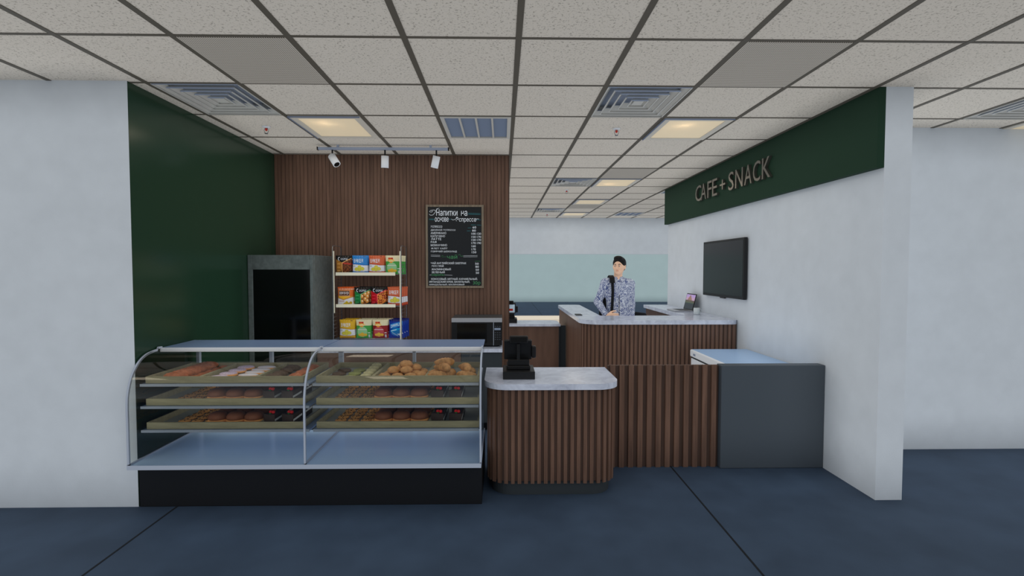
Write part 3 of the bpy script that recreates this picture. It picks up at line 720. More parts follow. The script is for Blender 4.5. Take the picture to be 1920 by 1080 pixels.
# ------------------------------------------------------------------ snack rack
t = empty('snack_rack', (-1.34, 5.25, .803), 'chrome wire snack rack with three cream-edged shelves on the back counter', 'rack')
RX0, RX1, RY0, RY1, RZ0, RZT = -1.688, -1.010, 5.125, 5.395, .804, 1.80
b = MB()
for x in (RX0, RX1):
    b.tube([(x, RY0, RZ0), (x, RY0, RZT-.02), (x, RY0+.02, RZT), (x, RY1-.02, RZT), (x, RY1, RZT-.02), (x, RY1, RZ0)], .0045, 'chrome', 6)
    z = .86
    while z < 1.62: b.tube([(x, RY0, z), (x, RY1, z)], .0022, 'chrome', 5); z += .0375
b.build('side_frames', t)
b = MB(); b.box(RX0+.008, RX0+.016, RY0-.006, RY0+.006, 1.13, 1.745, 'cream'); b.box(RX1-.014, RX1-.004, RY0-.006, RY0+.006, .81, 1.745, 'cream'); b.build('upright_strips', t)
SHZ = [.868, 1.196, 1.512]
for k, z in enumerate(SHZ):
    b = MB()
    for n_ in range(9):
        y = RY0+.01+n_*(RY1-RY0-.02)/8; b.tube([(RX0, y, z), (RX1, y, z)], .002, 'chrome', 5)
    for n_ in range(14):
        x = RX0+.02+n_*(RX1-RX0-.04)/13; b.tube([(x, RY0+.005, z-.003), (x, RY1, z-.003)], .0018, 'chrome', 5)
    sh = b.build('wire_shelf', t)
    if k:
        b = MB(); b.box(RX0+.035, RX1-.055, RY0-.022, RY0-.016, z-.01, z+.022, 'cream', .001); b.build('price_rail', sh)
# snack bags -------------------------------------------------------------
FONT = {'A': '0111010001111111000110001', 'B': '1111010001111101000111110', 'C': '0111110000100001000001111', 'K': '1000110010111001001010001', 'E': '1111110000111101000011111',
 'R': '1111010001111101001010001', 'O': '0111010001100011000101110', 'S': '0111110000011100000111110', 'D': '1111010001100011000111110', 'U': '1000110001100011000101110', 'I': '1111100100001000010011111',
 'N': '1000111001101011001110001', 'T': '1111100100001000010000100', 'L': '1000010000100001000011111', 'Y': '1000101010001000010000100', 'P': '1111010001111101000010000', '-': '0000000000111110000000000', ' ': '0'*25,
 'H': '1000110001111111000110001', 'M': '1000111011101011000110001'}
def btext(s_, u_, v_, u0, u1, v0, v1):
    if not (u0 <= u_ < u1 and v0 <= v_ < v1): return False
    n = len(s_); a_ = (u_-u0)/(u1-u0)*n; k = int(a_); fx = (a_-k)*6; fy = (1-(v_-v0)/(v1-v0))*5
    if fx >= 5: return False
    return FONT[s_[k]][min(4, int(fy))*5+int(fx)] == '1'
def disc(u_, v_, cu, cv, ru, rv): return ((u_-cu)/ru)**2+((v_-cv)/rv)**2 < 1
def baker(c1, c2):
    def fn(u_, v_):
        edge = .5+.035*math.cos(u_*3.0+.2); low = .17-.03*math.sin(u_*3)
        if v_ > edge or v_ < low:
            if btext('BAKER', u_, v_, .10, .74, .62, .82): return (232, 240, 245)
            if v_ > .93 and u_ > .72 and u_ < .84 and v_ < .96: return (60, 40, 40)
            if v_ < .06: return c2
            return c1 if (v_ > edge+.03 or v_ < low-.03) else c2
        for cu, cv in ((.28, .27), (.66, .29), (.48, .38), (.46, .25)):
            if disc(u_, v_, cu, cv, .125, .095): return (208, 200, 60) if not disc(u_, v_, cu, cv-.01, .10, .075) else (226, 218, 84)
        if .04 < u_ < .2 and v_ > .38 and (int(v_*50) % 3 == 0): return (150, 160, 172)
        if .42 < u_ < .68 and .165 < v_ < .19: return c1
        return (232, 236, 242)
    return fn
def coors(c1, c2, food):
    def fn(u_, v_):
        if v_ > .96: return (18, 18, 20)
        if btext('OORS', u_, v_, .33, .80, .76, .86) or (abs(math.hypot((u_-.25), (v_-.82)*1.1)-.085) < .022 and u_ < .27): return (215, 222, 235)
        if v_ > .62+abs(u_-.42)*.42: return (20, 20, 22)
        if u_ < .42:
            if v_ < .10-.3*(.2-u_): return (16, 22, 18)
            if .08 < u_ < .32 and int(v_*28) % 5 == 0 and v_ < .6: return tuple(min(255, x+45) for x in c1)
            return c1 if v_ > .25 else tuple(int(x*.8) for x in c1)
        if abs(u_-.43) < .018 or abs(v_-(.60+abs(u_-.42)*.42)) < .018: return tuple(min(255, x+70) for x in c1)
        if v_ < (u_-.55)*.5: return (22, 26, 20)
        return food(u_, v_)
    return fn
def nuts(u_, v_):
    for cu, cv in ((.52, .5), (.72, .62), (.86, .5), (.52, .22), (.72, .36), (.84, .26), (.92, .68)):
        if disc(u_, v_, cu, cv, .10, .11): return (250, 226, 180) if disc(u_, v_, cu+.02, cv+.03, .045, .05) else (222, 150, 66)
    return (120, 70, 30)
def meat(u_, v_):
    if abs(v_-(.60-.1*(u_-.4))) < .035: return (196, 60, 44)
    q = math.sin(u_*29+3*math.sin(v_*17))+math.cos(v_*31+2*math.sin(u_*23)); return (140, 80, 40) if q > .5 else ((112, 58, 30) if q > -.5 else (84, 42, 24))
def mix(u_, v_):
    q = math.sin(u_*31+2.5*math.sin(v_*14))*math.cos(v_*27+2*math.sin(u_*19)); return (240, 176, 70) if q > .35 else ((206, 84, 44) if q > -.3 else (120, 60, 30))
def chio(c1, c2):
    def fn(u_, v_):
        if v_ > .68:
            if .18 < u_ < .50 and .78+(.1 if u_ < .44 else 0)*(u_-.18) < v_ < .88: return (214, 84, 36) if u_ < .38 else (190, 44, 34)
            if abs(u_-.38)*.6+abs(v_-.73) < .15: return (250, 250, 215) if btext('CHIO', u_, v_, .24, .60, .70, .77) else (246, 182, 40)
            return (232, 224, 186)
        if abs(u_-.38)*.6+abs(v_-.73) < .15: return (250, 250, 215) if abs(v_-.69) < .02 and u_ < .56 else (240, 160, 34)
        for cu, cv in ((.26, .19), (.42, .24), (.42, .16), (.62, .19)):
            if disc(u_, v_, cu, cv, .11, .07): return (236, 190, 60)
        if .10 < u_ < .72 and abs(v_-.47) < .012+.0*u_: return (235, 225, 225)
        if .80 < u_ < .90 and .04 < v_ < .20: return (200, 205, 215)
        if .78 < u_ < .92 and .27 < v_ < .31: return (225, 228, 235)
        if disc(u_, v_, .42, .35, .33, .28): return c2
        return c1
    return fn
def orangebag(u_, v_):
    if v_ > .92: return (222, 96, 38)
    if v_ > .86: return (238, 222, 200) if int(u_*22) % 2 else (222, 96, 38)
    v0 = .42-.12*(1-abs(u_-.4)*2.2)
    if v_ > .50+.0*u_:
        if .08 < u_ < .80 and .52 < v_ < .82:
            if u_ < .10 or u_ > .78 or v_ > .80 or v_ < .54: return (236, 200, 150)
            if btext('BEAR', u_, v_, .13, .42, .62, .74) or btext('SNACK', u_, v_, .44, .75, .62, .74): return (238, 236, 238)
            return (98, 56, 34)
        return (224, 108, 40)
    if v_ > v0+.06: return (246, 190, 42)
    if v_ > v0: return (206, 146, 70)
    for cu, cv in ((.6, .18), (.72, .10), (.48, .10), (.85, .16), (.38, .04), (.62, .05)):
        if disc(u_, v_, cu, cv, .09, .07): return (220, 188, 40) if u_ < .7 else (206, 168, 50)
    if .10 < u_ < .45 and abs(v_-.25) < .02: return (190, 150, 140)
    return (236, 236, 240)
def darrus(u_, v_):
    s_ = v_-.22*(u_-.5)
    if .60 < s_ < .84 and .08 < u_ < .88:
        if btext('DARRUS', u_, s_, .12, .82, .64, .79): return (225, 240, 248)
        return (30, 140, 220)
    if .42 < s_ < .52 and .10 < u_ < .86: return (215, 235, 245) if (btext('ORIGINAL', u_, s_, .12, .58, .45, .50) if False else (.14 < u_ < .5 and .45 < s_ < .49)) else (0, 160, 226)
    if (abs(u_-.72)+abs(v_-.20)*.8 < .075) or (abs(u_-.85)*.7+abs(v_-.27) < .05) or (abs(u_-.62)*.35+abs(v_-.22) < .03) or (abs(u_-.75)*.4+abs(v_-.07) < .025): return (226, 234, 242)
    if abs(v_-(.32-.5*(u_-.2))) < .02 and .2 < u_ < .6: return (160, 190, 225)
    if disc(u_, v_, .5, .35, .38, .22): return (30, 120, 190)
    return (18, 54, 160) if v_ < .9 else (14, 30, 110)
BW, BH = .150, .188
def make_bag(fn, edge):
    def mk():
        t = empty('snack_bag', (0, 0, 0), None, 'snack bag')
        def prof(u_, v_, sgn):
            pu = max(0, 1-abs(2*u_-1)**2.6); pv = max(0, 1-abs(2*v_-1)**3.2)
            d = .024*pu**.7*pv**.8
            wv = 1-.05*(1-abs(2*v_-1)**2)
            x = (u_-.5)*BW*wv
            return (x, sgn*d+.0012*sgn+.0012*math.sin(u_*40)*(1-pv), v_*BH)
        paint('printed_front', t, 60, 70, fn, lambda u_, v_: prof(u_, v_, -1), M['art'])
        o = paint('foil_back', t, 16, 16, lambda u_, v_: edge, lambda u_, v_: prof(1-u_, v_, 1), M['art'])
        return t
    return mk
KB = {'blue': (make_bag(baker((50, 136, 214), (24, 84, 178)), (30, 90, 190)), 'blue and white'), 'orange': (make_bag(baker((214, 104, 66), (176, 54, 36)), (196, 60, 40)), 'orange-red and white'),
 'yellow': (make_bag(baker((226, 180, 44), (190, 132, 30)), (206, 160, 40)), 'yellow and white'), 'green': (make_bag(chio((74, 164, 74), (150, 205, 150)), (110, 160, 80)), 'pale green and cream'),
 'red': (make_bag(chio((150, 36, 42), (196, 84, 92)), (150, 50, 50)), 'dark red and cream'), 'brown': (make_bag(coors((176, 120, 50), 0, meat), (20, 20, 22)), 'black and brown'),
 'dkgreen': (make_bag(coors((30, 130, 66), 0, nuts), (20, 20, 22)), 'black and green'), 'dkred': (make_bag(coors((190, 16, 34), 0, mix), (20, 20, 22)), 'black and red'),
 'ora': (make_bag(orangebag, (216, 84, 34)), 'orange, brown and white'), 'dblue': (make_bag(darrus, (14, 40, 160)), 'deep blue')}
KBP = {k: Proto(v[0]) for k, v in KB.items()}
SHN = ['bottom', 'middle', 'top']
rowsb = {2: ['brown', 'blue', 'orange', 'green'], 1: ['ora', 'dkgreen', 'dkred', 'orange'], 0: ['yellow', 'green', 'red', 'dblue']}
X0b = {2: -1.590, 1: -1.575, 0: -1.56}
for sh in (2, 1, 0):
    for k, kd in enumerate(rowsb[sh]):
        for dpt in range(3):
            pos = ('front bag', 'second bag back', 'rearmost bag')[dpt]
            x = X0b[sh]+k*.165+(.008*dpt); 
            if kd == 'orange' and sh == 1: x += .004
            lb = '%s snack bag, %s, %s rack shelf' % (KB[kd][1], pos, SHN[sh])
            KBP[kd].put((x, RY0+.045+dpt*.075, SHZ[sh]+.003), lb, 'snack bags on the %s rack shelf' % SHN[sh], rot=(0, 0, 0), scale=(1.06, 1.0, 1.0))
# ================================================================== DISPLAY CASE
CX0, CX1, CXM = -2.392, -.138, -1.268
t = empty('pastry_display_case', (-1.265, 3.6, 0), 'long curved-glass pastry display case with steel shelves on a black base', 'display case')
b = MB(); b.box(CX0, CX1+.0, 3.366, 4.0, 0, .285, 'blackbase', .003); b.build('base', t)
b = MB(); b.box(CX0, CX1, 3.262, 3.985, .286, .312, 'steeldeck', .002); b.build('deck', t)
b = MB(); b.box(CX0, CX1, 3.258, 3.262, .288, .316, 'frame'); b.box(CX0, CX0+.012, 3.262, 3.98, .3125, .322, 'frame'); b.box(CX1-.012, CX1, 3.262, 3.98, .3125, .322, 'frame'); b.box(CXM-.006, CXM+.006, 3.262, 3.98, .3125, .322, 'frame'); b.build('sill_trim', t)
for x0, x1 in ((CX0, CXM-.004), (CXM+.004, CX1)):
    b = MB(); b.box(x0, x1, 3.612, 4.0, 1.006, 1.018, 'steel', .001); tp = b.build('top_panel', t)
    b = MB(); b.box(x0+.002, x1-.002, 3.596, 3.611, .990, 1.0185, 'whitemetal', .001); b.build('white_edge', tp)
curve = [(3.61, 1.014), (3.56, 1.016), (3.51, 1.012), (3.455, 1.002), (3.40, .978), (3.355, .94), (3.315, .89), (3.287, .83), (3.268, .76), (3.262, .69), (3.262, .60), (3.262, .50), (3.262, .40), (3.262, .314)]
def crv(n=40):
    pts = []; N = len(curve)
    for k in range(N-1):
        p0 = Vector(curve[max(k-1, 0)]); p1 = Vector(curve[k]); p2 = Vector(curve[k+1]); p3 = Vector(curve[min(k+2, N-1)])
        for q in range(4):
            s_ = q/4; pts.append(tuple(.5*((2*p1)+(-p0+p2)*s_+(2*p0-5*p1+4*p2-p3)*s_*s_+(-p0+3*p1-3*p2+p3)*s_**3)))
    pts.append(curve[-1]); return pts
CV = crv()
def ribbon(b_, x0, x1, th, m):
    i_ = b_.mi(m); A = []
    for k, (y, z) in enumerate(CV):
        y2, z2 = CV[min(k+1, len(CV)-1)]; y1, z1 = CV[max(k-1, 0)]; n_ = Vector((z2-z1, -(y2-y1))).normalized()
        # outward normal (towards the viewer / up)
        if n_.x > 0 or (abs(n_.x) < .3 and n_.y < 0): n_ = -n_
        A.append([b_.bm.verts.new((x, y+n_.x*o_, z+n_.y*o_)) for x, o_ in ((x0, 0), (x1, 0), (x1, -th), (x0, -th))])
    for k in range(len(A)-1):
        for j in range(4):
            f_ = b_.bm.faces.new((A[k][j], A[k][(j+1) % 4], A[k+1][(j+1) % 4], A[k+1][j])); f_.material_index = i_; f_.smooth = j in (0, 2)
    b_.bm.faces.new(A[0]).material_index = i_; b_.bm.faces.new(A[-1][::-1]).material_index = i_
for x in (CX0, CXM-.006, CX1-.010):
    b = MB(); ribbon(b, x, x+.012, .014, 'frame'); b.build('curved_rib', t)
def openribbon(b_, x0, x1, m, off=.004):
    i_ = b_.mi(m); A = []
    for k, (y, z) in enumerate(CV[9:]): A.append([b_.bm.verts.new((x0, y+off, z)), b_.bm.verts.new((x1, y+off, z))])
    for k in range(len(A)-1):
        f_ = b_.bm.faces.new((A[k][0], A[k+1][0], A[k+1][1], A[k][1])); f_.material_index = i_; f_.smooth = True
for x0, x1 in ((CX0+.012, CXM-.006), (CXM+.006, CX1-.010)):
    b = MB(); openribbon(b, x0, x1, 'glass'); b.build('curved_front_glass', t, flip=False)
for x in (CX0+.006, CX1-.004):
    b = MB(); vs = [b.bm.verts.new((x, y+.008, z)) for y, z in CV]+[b.bm.verts.new((x, 3.975, .316)), b.bm.verts.new((x, 3.975, 1.004))]
    b.bm.faces.new(vs).material_index = b.mi('glassend'); b.build('end_glass', t)
for x in (CX0+.05, -1.785, -1.25, -.685, CX1-.02):
    b = MB(); wd = .024 if x != -1.25 else .034
    b.box(x-wd/2, x+wd/2, 3.955, 3.985, .313, 1.005, 'frame', .002); b.build('rear_post', t)
SZ = [.506, .664, .812]
UN = [(CX0+.01, CXM-.012), (CXM+.012, CX1-.02)]
for ui, (x0, x1) in enumerate(UN):
    for z in SZ:
        b = MB(); b.box(x0, x1, 3.385, 3.925, z-.012, z, 'steel', .002)
        b.box(x0, x1, 3.379, 3.386, z-.016, z+.001, 'frame', .001); b.build('shelf', t)
        for x in (x0-.002, x1-.006):
            pass
    # shelf brackets towards the rear posts
    b = MB()
    for z in SZ: b.box(x0, x0+.01, 3.90, 3.96, z-.03, z-.012, 'frame'); b.box(x1-.01, x1, 3.90, 3.96, z-.03, z-.012, 'frame')
    b.build('shelf_bracket', t)
# trays
def tray(x0, x1, z, nb, label, flare=0.0):
    t = empty('wooden_tray', ((x0+x1)/2, 3.65, z), label, 'tray', 'wooden pastry trays in the display case')
    y0, y1, h, th = 3.40, 3.905, .045, .012
    b = MB()
    for a_ in ((x0, x1, y0, y0+th), (x0, x1, y1-th, y1), (x0, x0+th, y0+th, y1-th), (x1-th, x1, y0+th, y1-th)): b.box(*a_, z, z+h, 'traywood', .001)
    b.build('rim', t)
    b = MB(); b.box(x0+th, x1-th, y0+th, y1-th, z+.001, z+.006, 'liner'); b.build('metal_liner', t)
    for x in nb:
        b = MB(); b.box(x-.010, x+.010, y0+th, y1-th, z+.006, z+h-.004, 'traywood', .001); b.build('divider', t)
    return t
TZ = [z+.001 for z in SZ]
TU = [(-2.358, -1.325), (-1.240, -.158)]
UNN = ['left', 'right']; TN = ['bottom', 'middle', 'top']
for ui in (0, 1):
    for k in (0, 1, 2):
        nb = ([-2.016, -1.64] if ui == 0 else [-.868, -.512]) if k == 2 else ([-1.614] if ui == 0 else [-.492])
        tray(TU[ui][0], TU[ui][1], TZ[k], nb, 'wooden tray of pastries on the %s shelf of the case, %s half' % (TN[k], UNN[ui]))
# wide wooden inner board at the left of the low trays is part of the rim
# ---- food prototypes
def make_cookie(m1, chips=True):
    def mk():
        b = MB(); b.lathe([(.02, 0), (.036, .002), (.039, .008), (.034, .014), (.018, .0175), (.002, .018)], m1, 14)
        rr = random.Random(3)
        if chips:
            for k in range(9):
                a_ = rr.random()*6.28; q = .008+.024*rr.random(); b.sphere((q*math.cos(a_), q*math.sin(a_), .0165-.1*max(0, q-.02)), (.0045, .0045, .003), 'chip', 6)
        o = b.build('cookie', loc=(0, 0, 0)); o['category'] = 'cookie'; return o
    return mk
def make_bun():
    t = empty('chocolate_bun', (0, 0, 0), None, 'bun')
    b = MB(); b.lathe([(.045, 0), (.058, .010), (.0625, .022), (.0625, .034), (.050, .044)], 'bread', 24); b.build('bread', t)
    b = MB(); b.lathe([(.055, .036), (.0622, .043), (.061, .060), (.052, .074), (.038, .083), (.018, .088), (.001, .089)], 'glaze', 24); b.build('chocolate_glaze', t)
    return t
def wedge(b_, z0, z1, m, g=0.0, n=8, L=.15, half=R_(17)):
    # outer rounded edge faces the viewer (-y), tip to the rear
    pts = [(0, .075+g*0)]
    for k in range(n+1):
        a_ = -PI/2-half+2*half*k/n; pts.append((0+(L+g)*math.cos(a_), .075+(L+g)*math.sin(a_)))
    b_.poly(pts, z0, z1, m)
def make_cake():
    t = empty('cake_slice', (0, 0, 0), None, 'cake')
    b = MB(); wedge(b, 0, .034, 'sponge', .0); wedge(b, .048, .078, 'sponge', .0); b.build('chocolate_sponge', t)
    b = MB(); wedge(b, .034, .048, 'creamlayer', -.001); b.build('cream_layer', t)
    b = MB(); fr = [((.1505+q)*math.cos(a_), .075+(.1505+q)*math.sin(a_)) for q, rng in ((0, range(9)), (.004, range(8, -1, -1))) for a_ in [-PI/2-R_(17)+R_(34)*k/8 for k in rng]]
    b.poly(fr, 0, .080, 'sponge'); b.build('frosting', t)
    for x in (-.008, .012):
        b = MB(); b.sphere((x, -.045, .088), (.012, .012, .012), 'strawberry', 10); b.build('strawberry', t)
    b = MB(); b.sphere((.0, -.060, .081), (.010, .007, .004), 'leaf', 8); b.build('leaf', t)
    return t
def make_croissant(m1, L=.13, R0=.026):
    def mk():
        b = MB(); pts = []; rd = []
        for k in range(25):
            s_ = k/24; a_ = (s_-.5)*2.0
            pts.append((L*.55*math.sin(a_), L*.5*(1-math.cos(a_))-.012, R0*.9)); env = math.sin(PI*min(max(s_, .02), .98))**.6
            rd.append(R0*env*(1+.14*abs(math.sin(s_*PI*7))))
        b.tube(pts, rd, m1, 14); o = b.build('croissant', loc=(0, 0, 0)); o['category'] = 'croissant'; return o
    return mk
def make_oval(name, cat, base, top, rx, ry, h):
    def mk():
        t = empty(name, (0, 0, 0), None, cat)
        b = MB(); b.lathe([(.75, 0), (.97, .2*h), (1, .45*h), (.94, .7*h), (.8, .8*h)], base, 20, sx=rx, sy=ry); b.build('pastry', t)
        b = MB(); b.lathe([(.95, .6*h), (.94, .8*h), (.8, .98*h), (.5, 1.1*h), (.02, 1.14*h)], top, 20, sx=rx, sy=ry); b.build('icing', t)
        return t
    return mk
def make_lump(name, cat, m1, rx, ry, rz):
    def mk():
        b = MB(); rr = bmesh.ops.create_icosphere(b.bm, subdivisions=3, radius=1); i_ = b.mi(m1)
        for v in rr['verts']:
            n_ = v.co.normalized(); q = 1+.07*math.sin(n_.x*9+1)*math.cos(n_.y*8)+.05*math.sin(n_.z*13+n_.x*5)
            v.co = Vector((n_.x*rx*q, n_.y*ry*q, max(n_.z, -.75)*rz*q+rz*.75))
        for f_ in b.bm.faces: f_.material_index = i_; f_.smooth = True
        o = b.build(name, loc=(0, 0, 0)); o['category'] = cat; return o
    return mk
ORD = ['first', 'second', 'third', 'fourth', 'fifth', 'sixth', 'seventh', 'eighth', 'ninth']
PC, PB, PK = Proto(make_cookie('cookie')), Proto(make_bun), Proto(make_cake)
LZ = .0068
for k in (0, 1):
    z = TZ[k]+LZ
    for ui in (0, 1):
        where = '%s %s tray' % (TN[k], UNN[ui])
        cx = (-2.195, -2.105, -2.012) if ui == 0 else (-1.125, -1.036, -.948)
        for c_, x in enumerate(cx):
            for r_ in range(6):
                PC.put((x+(r_ % 2)*.004, 3.455+r_*.079, z), 'chocolate chip cookie, %s, %s column, %s row back' % (where, ORD[c_], ORD[r_]), 'chocolate chip cookies in the %s' % where, rz=r_*1.3+c_)
        if ui == 1:
            for r_ in range(2): PC.put((-.872+.0, 3.455+r_*.079, z), 'chocolate chip cookie beside the buns, %s, %s row back' % (where, ORD[r_]), 'chocolate chip cookies in the %s' % where, rz=r_*2.)
        bx = (-1.935, -1.812, -1.690) if ui == 0 else (-.812, -.690, -.568)
        for c_, x in enumerate(bx):
            for r_ in range(3):
                PB.put((x, 3.485+r_*.128, z), 'brown chocolate-glazed bun, %s, %s column, %s row back' % (where, ORD[c_], ORD[r_]), 'chocolate buns in the %s' % where, rz=c_+r_)
        kx = (-1.548, -1.425) if ui == 0 else (-.420, -.298)
        for c_, x in enumerate(kx):
            for r_ in range(2):
                PK.put((x, 3.505+r_*.19, z), 'dark chocolate cake slice with strawberry, %s, %s one, %s row' % (where, ('left', 'right')[c_], ('front', 'back')[r_]), 'cake slices in the %s' % where, rz=R_(-17))
# top trays
z = TZ[2]+LZ
P1 = Proto(make_croissant('danish', .15, .030)); P2 = Proto(make_lump('small_roll', 'roll', 'danishdark', .036, .034, .020))
for r_ in range(6):
    P1.put((-2.20, 3.455+r_*.076, z+.002*(r_ % 2)), 'reddish glazed croissant in the top left tray, %s row back' % ORD[r_], 'reddish croissants in the top left tray', rot=(0, 0, .25+.3*(r_ % 2)))
for r_ in range(5):
    P2.put((-2.07, 3.46+r_*.088, z), 'small dark brown roll in the top left tray, %s row back' % ORD[r_], 'small dark rolls in the top left tray', rz=r_)
P3 = Proto(make_oval('iced_pastry', 'pastry', 'bread', 'sprinkle', .062, .050, .026)); P4 = Proto(make_oval('white_eclair', 'pastry', 'bread', 'icing', .072, .032, .024))
for r_ in range(4): P3.put((-1.92+.004*r_, 3.475+r_*.115, z), 'oval pastry with speckled white icing in the top left tray, %s row back' % ORD[r_], 'speckled iced pastries in the top left tray', rz=.1)
for r_ in range(5): P4.put((-1.755, 3.455+r_*.092, z), 'plain white-iced eclair in the top left tray, %s row back' % ORD[r_], 'white eclairs in the top left tray')
P5 = Proto(make_lump('brownie', 'brownie', 'darkcookie', .058, .045, .024)); P6 = Proto(make_lump('orange_roll', 'roll', 'danish', .048, .046, .026))
for r_ in range(4): P5.put((-1.55, 3.47+r_*.105, z), 'dark chocolate brownie lump in the top left tray, %s row back' % ORD[r_], 'brownies in the top left tray', rz=r_)
for r_ in range(4): P6.put((-1.40, 3.47+r_*.105, z), 'orange-brown roll at the right end of the top left tray, %s row back' % ORD[r_], 'orange rolls in the top left tray', rz=r_)
P7, P8, P9 = Proto(make_cookie('darkcookie', False)), Proto(make_cookie('greencookie', False)), Proto(make_cookie('palecookie', False))
for r_ in range(3): P7.put((-1.155, 3.50+r_*.12, z), 'dark cookie in the top right tray, %s row back' % ORD[r_], 'dark cookies in the top right tray', scale=(1.25, 1.25, 1.2))
for r_ in range(3): P8.put((-1.045, 3.50+r_*.12, z), 'olive green cookie in the top right tray, %s row back' % ORD[r_], 'green cookies in the top right tray', scale=(1.15, 1.25, 1.2))
for r_ in range(6): P9.put((-.945, 3.45+r_*.078, z+.0), 'pale cookie in the top right tray, %s row back' % ORD[r_], 'pale cookies in the top right tray', scale=(1.0, .95, 1.2+.25*r_))
P10 = Proto(make_lump('golden_bun', 'bun', 'bun', .045, .042, .027)); rr = random.Random(5)
heap = [(-.80, 3.46, 0), (-.71, 3.455, 0), (-.625, 3.46, 0), (-.56, 3.51, 0), (-.78, 3.55, 0), (-.69, 3.545, 0), (-.605, 3.55, 0), (-.74, 3.64, 0), (-.65, 3.635, 0), (-.57, 3.62, 0), (-.745, 3.505, .036), (-.66, 3.505, .036), (-.70, 3.595, .037), (-.61, 3.59, .036), (-.67, 3.55, .068)]
names = ['in front at the left', 'in front at the middle', 'in front at the right', 'by the divider', 'left of the second row', 'middle of the second row', 'right of the second row', 'left at the back', 'middle at the back', 'right at the back', 'on top at the front left', 'on top at the front right', 'on top at the rear left', 'on top at the rear right', 'topmost']
for (x, y, dz), nm in zip(heap, names): P10.put((x, y, z+dz), 'golden round bun in the top right tray heap, %s' % nm, 'heap of golden buns in the top right tray', rz=rr.random()*6)
P11 = Proto(make_croissant('croissant', .15, .030))
cr = [(-.44, 3.46, 0, .2, 'front left'), (-.37, 3.53, 0, 1.2, 'middle left'), (-.45, 3.56, 0, .6, 'rear left'), (-.41, 3.50, .045, 2.4, 'second layer of the left pile'), (-.40, 3.55, .075, .4, 'top of the left pile'), (-.25, 3.47, 0, -.3, 'front right'), (-.24, 3.57, 0, .9, 'rear right'), (-.26, 3.52, .04, 2.0, 'top of the right pile')]
for x, y, dz, a_, nm in cr: P11.put((x, y, z+dz), 'large golden croissant in the top right tray, %s' % nm, 'golden croissants in the top right tray', rz=a_)
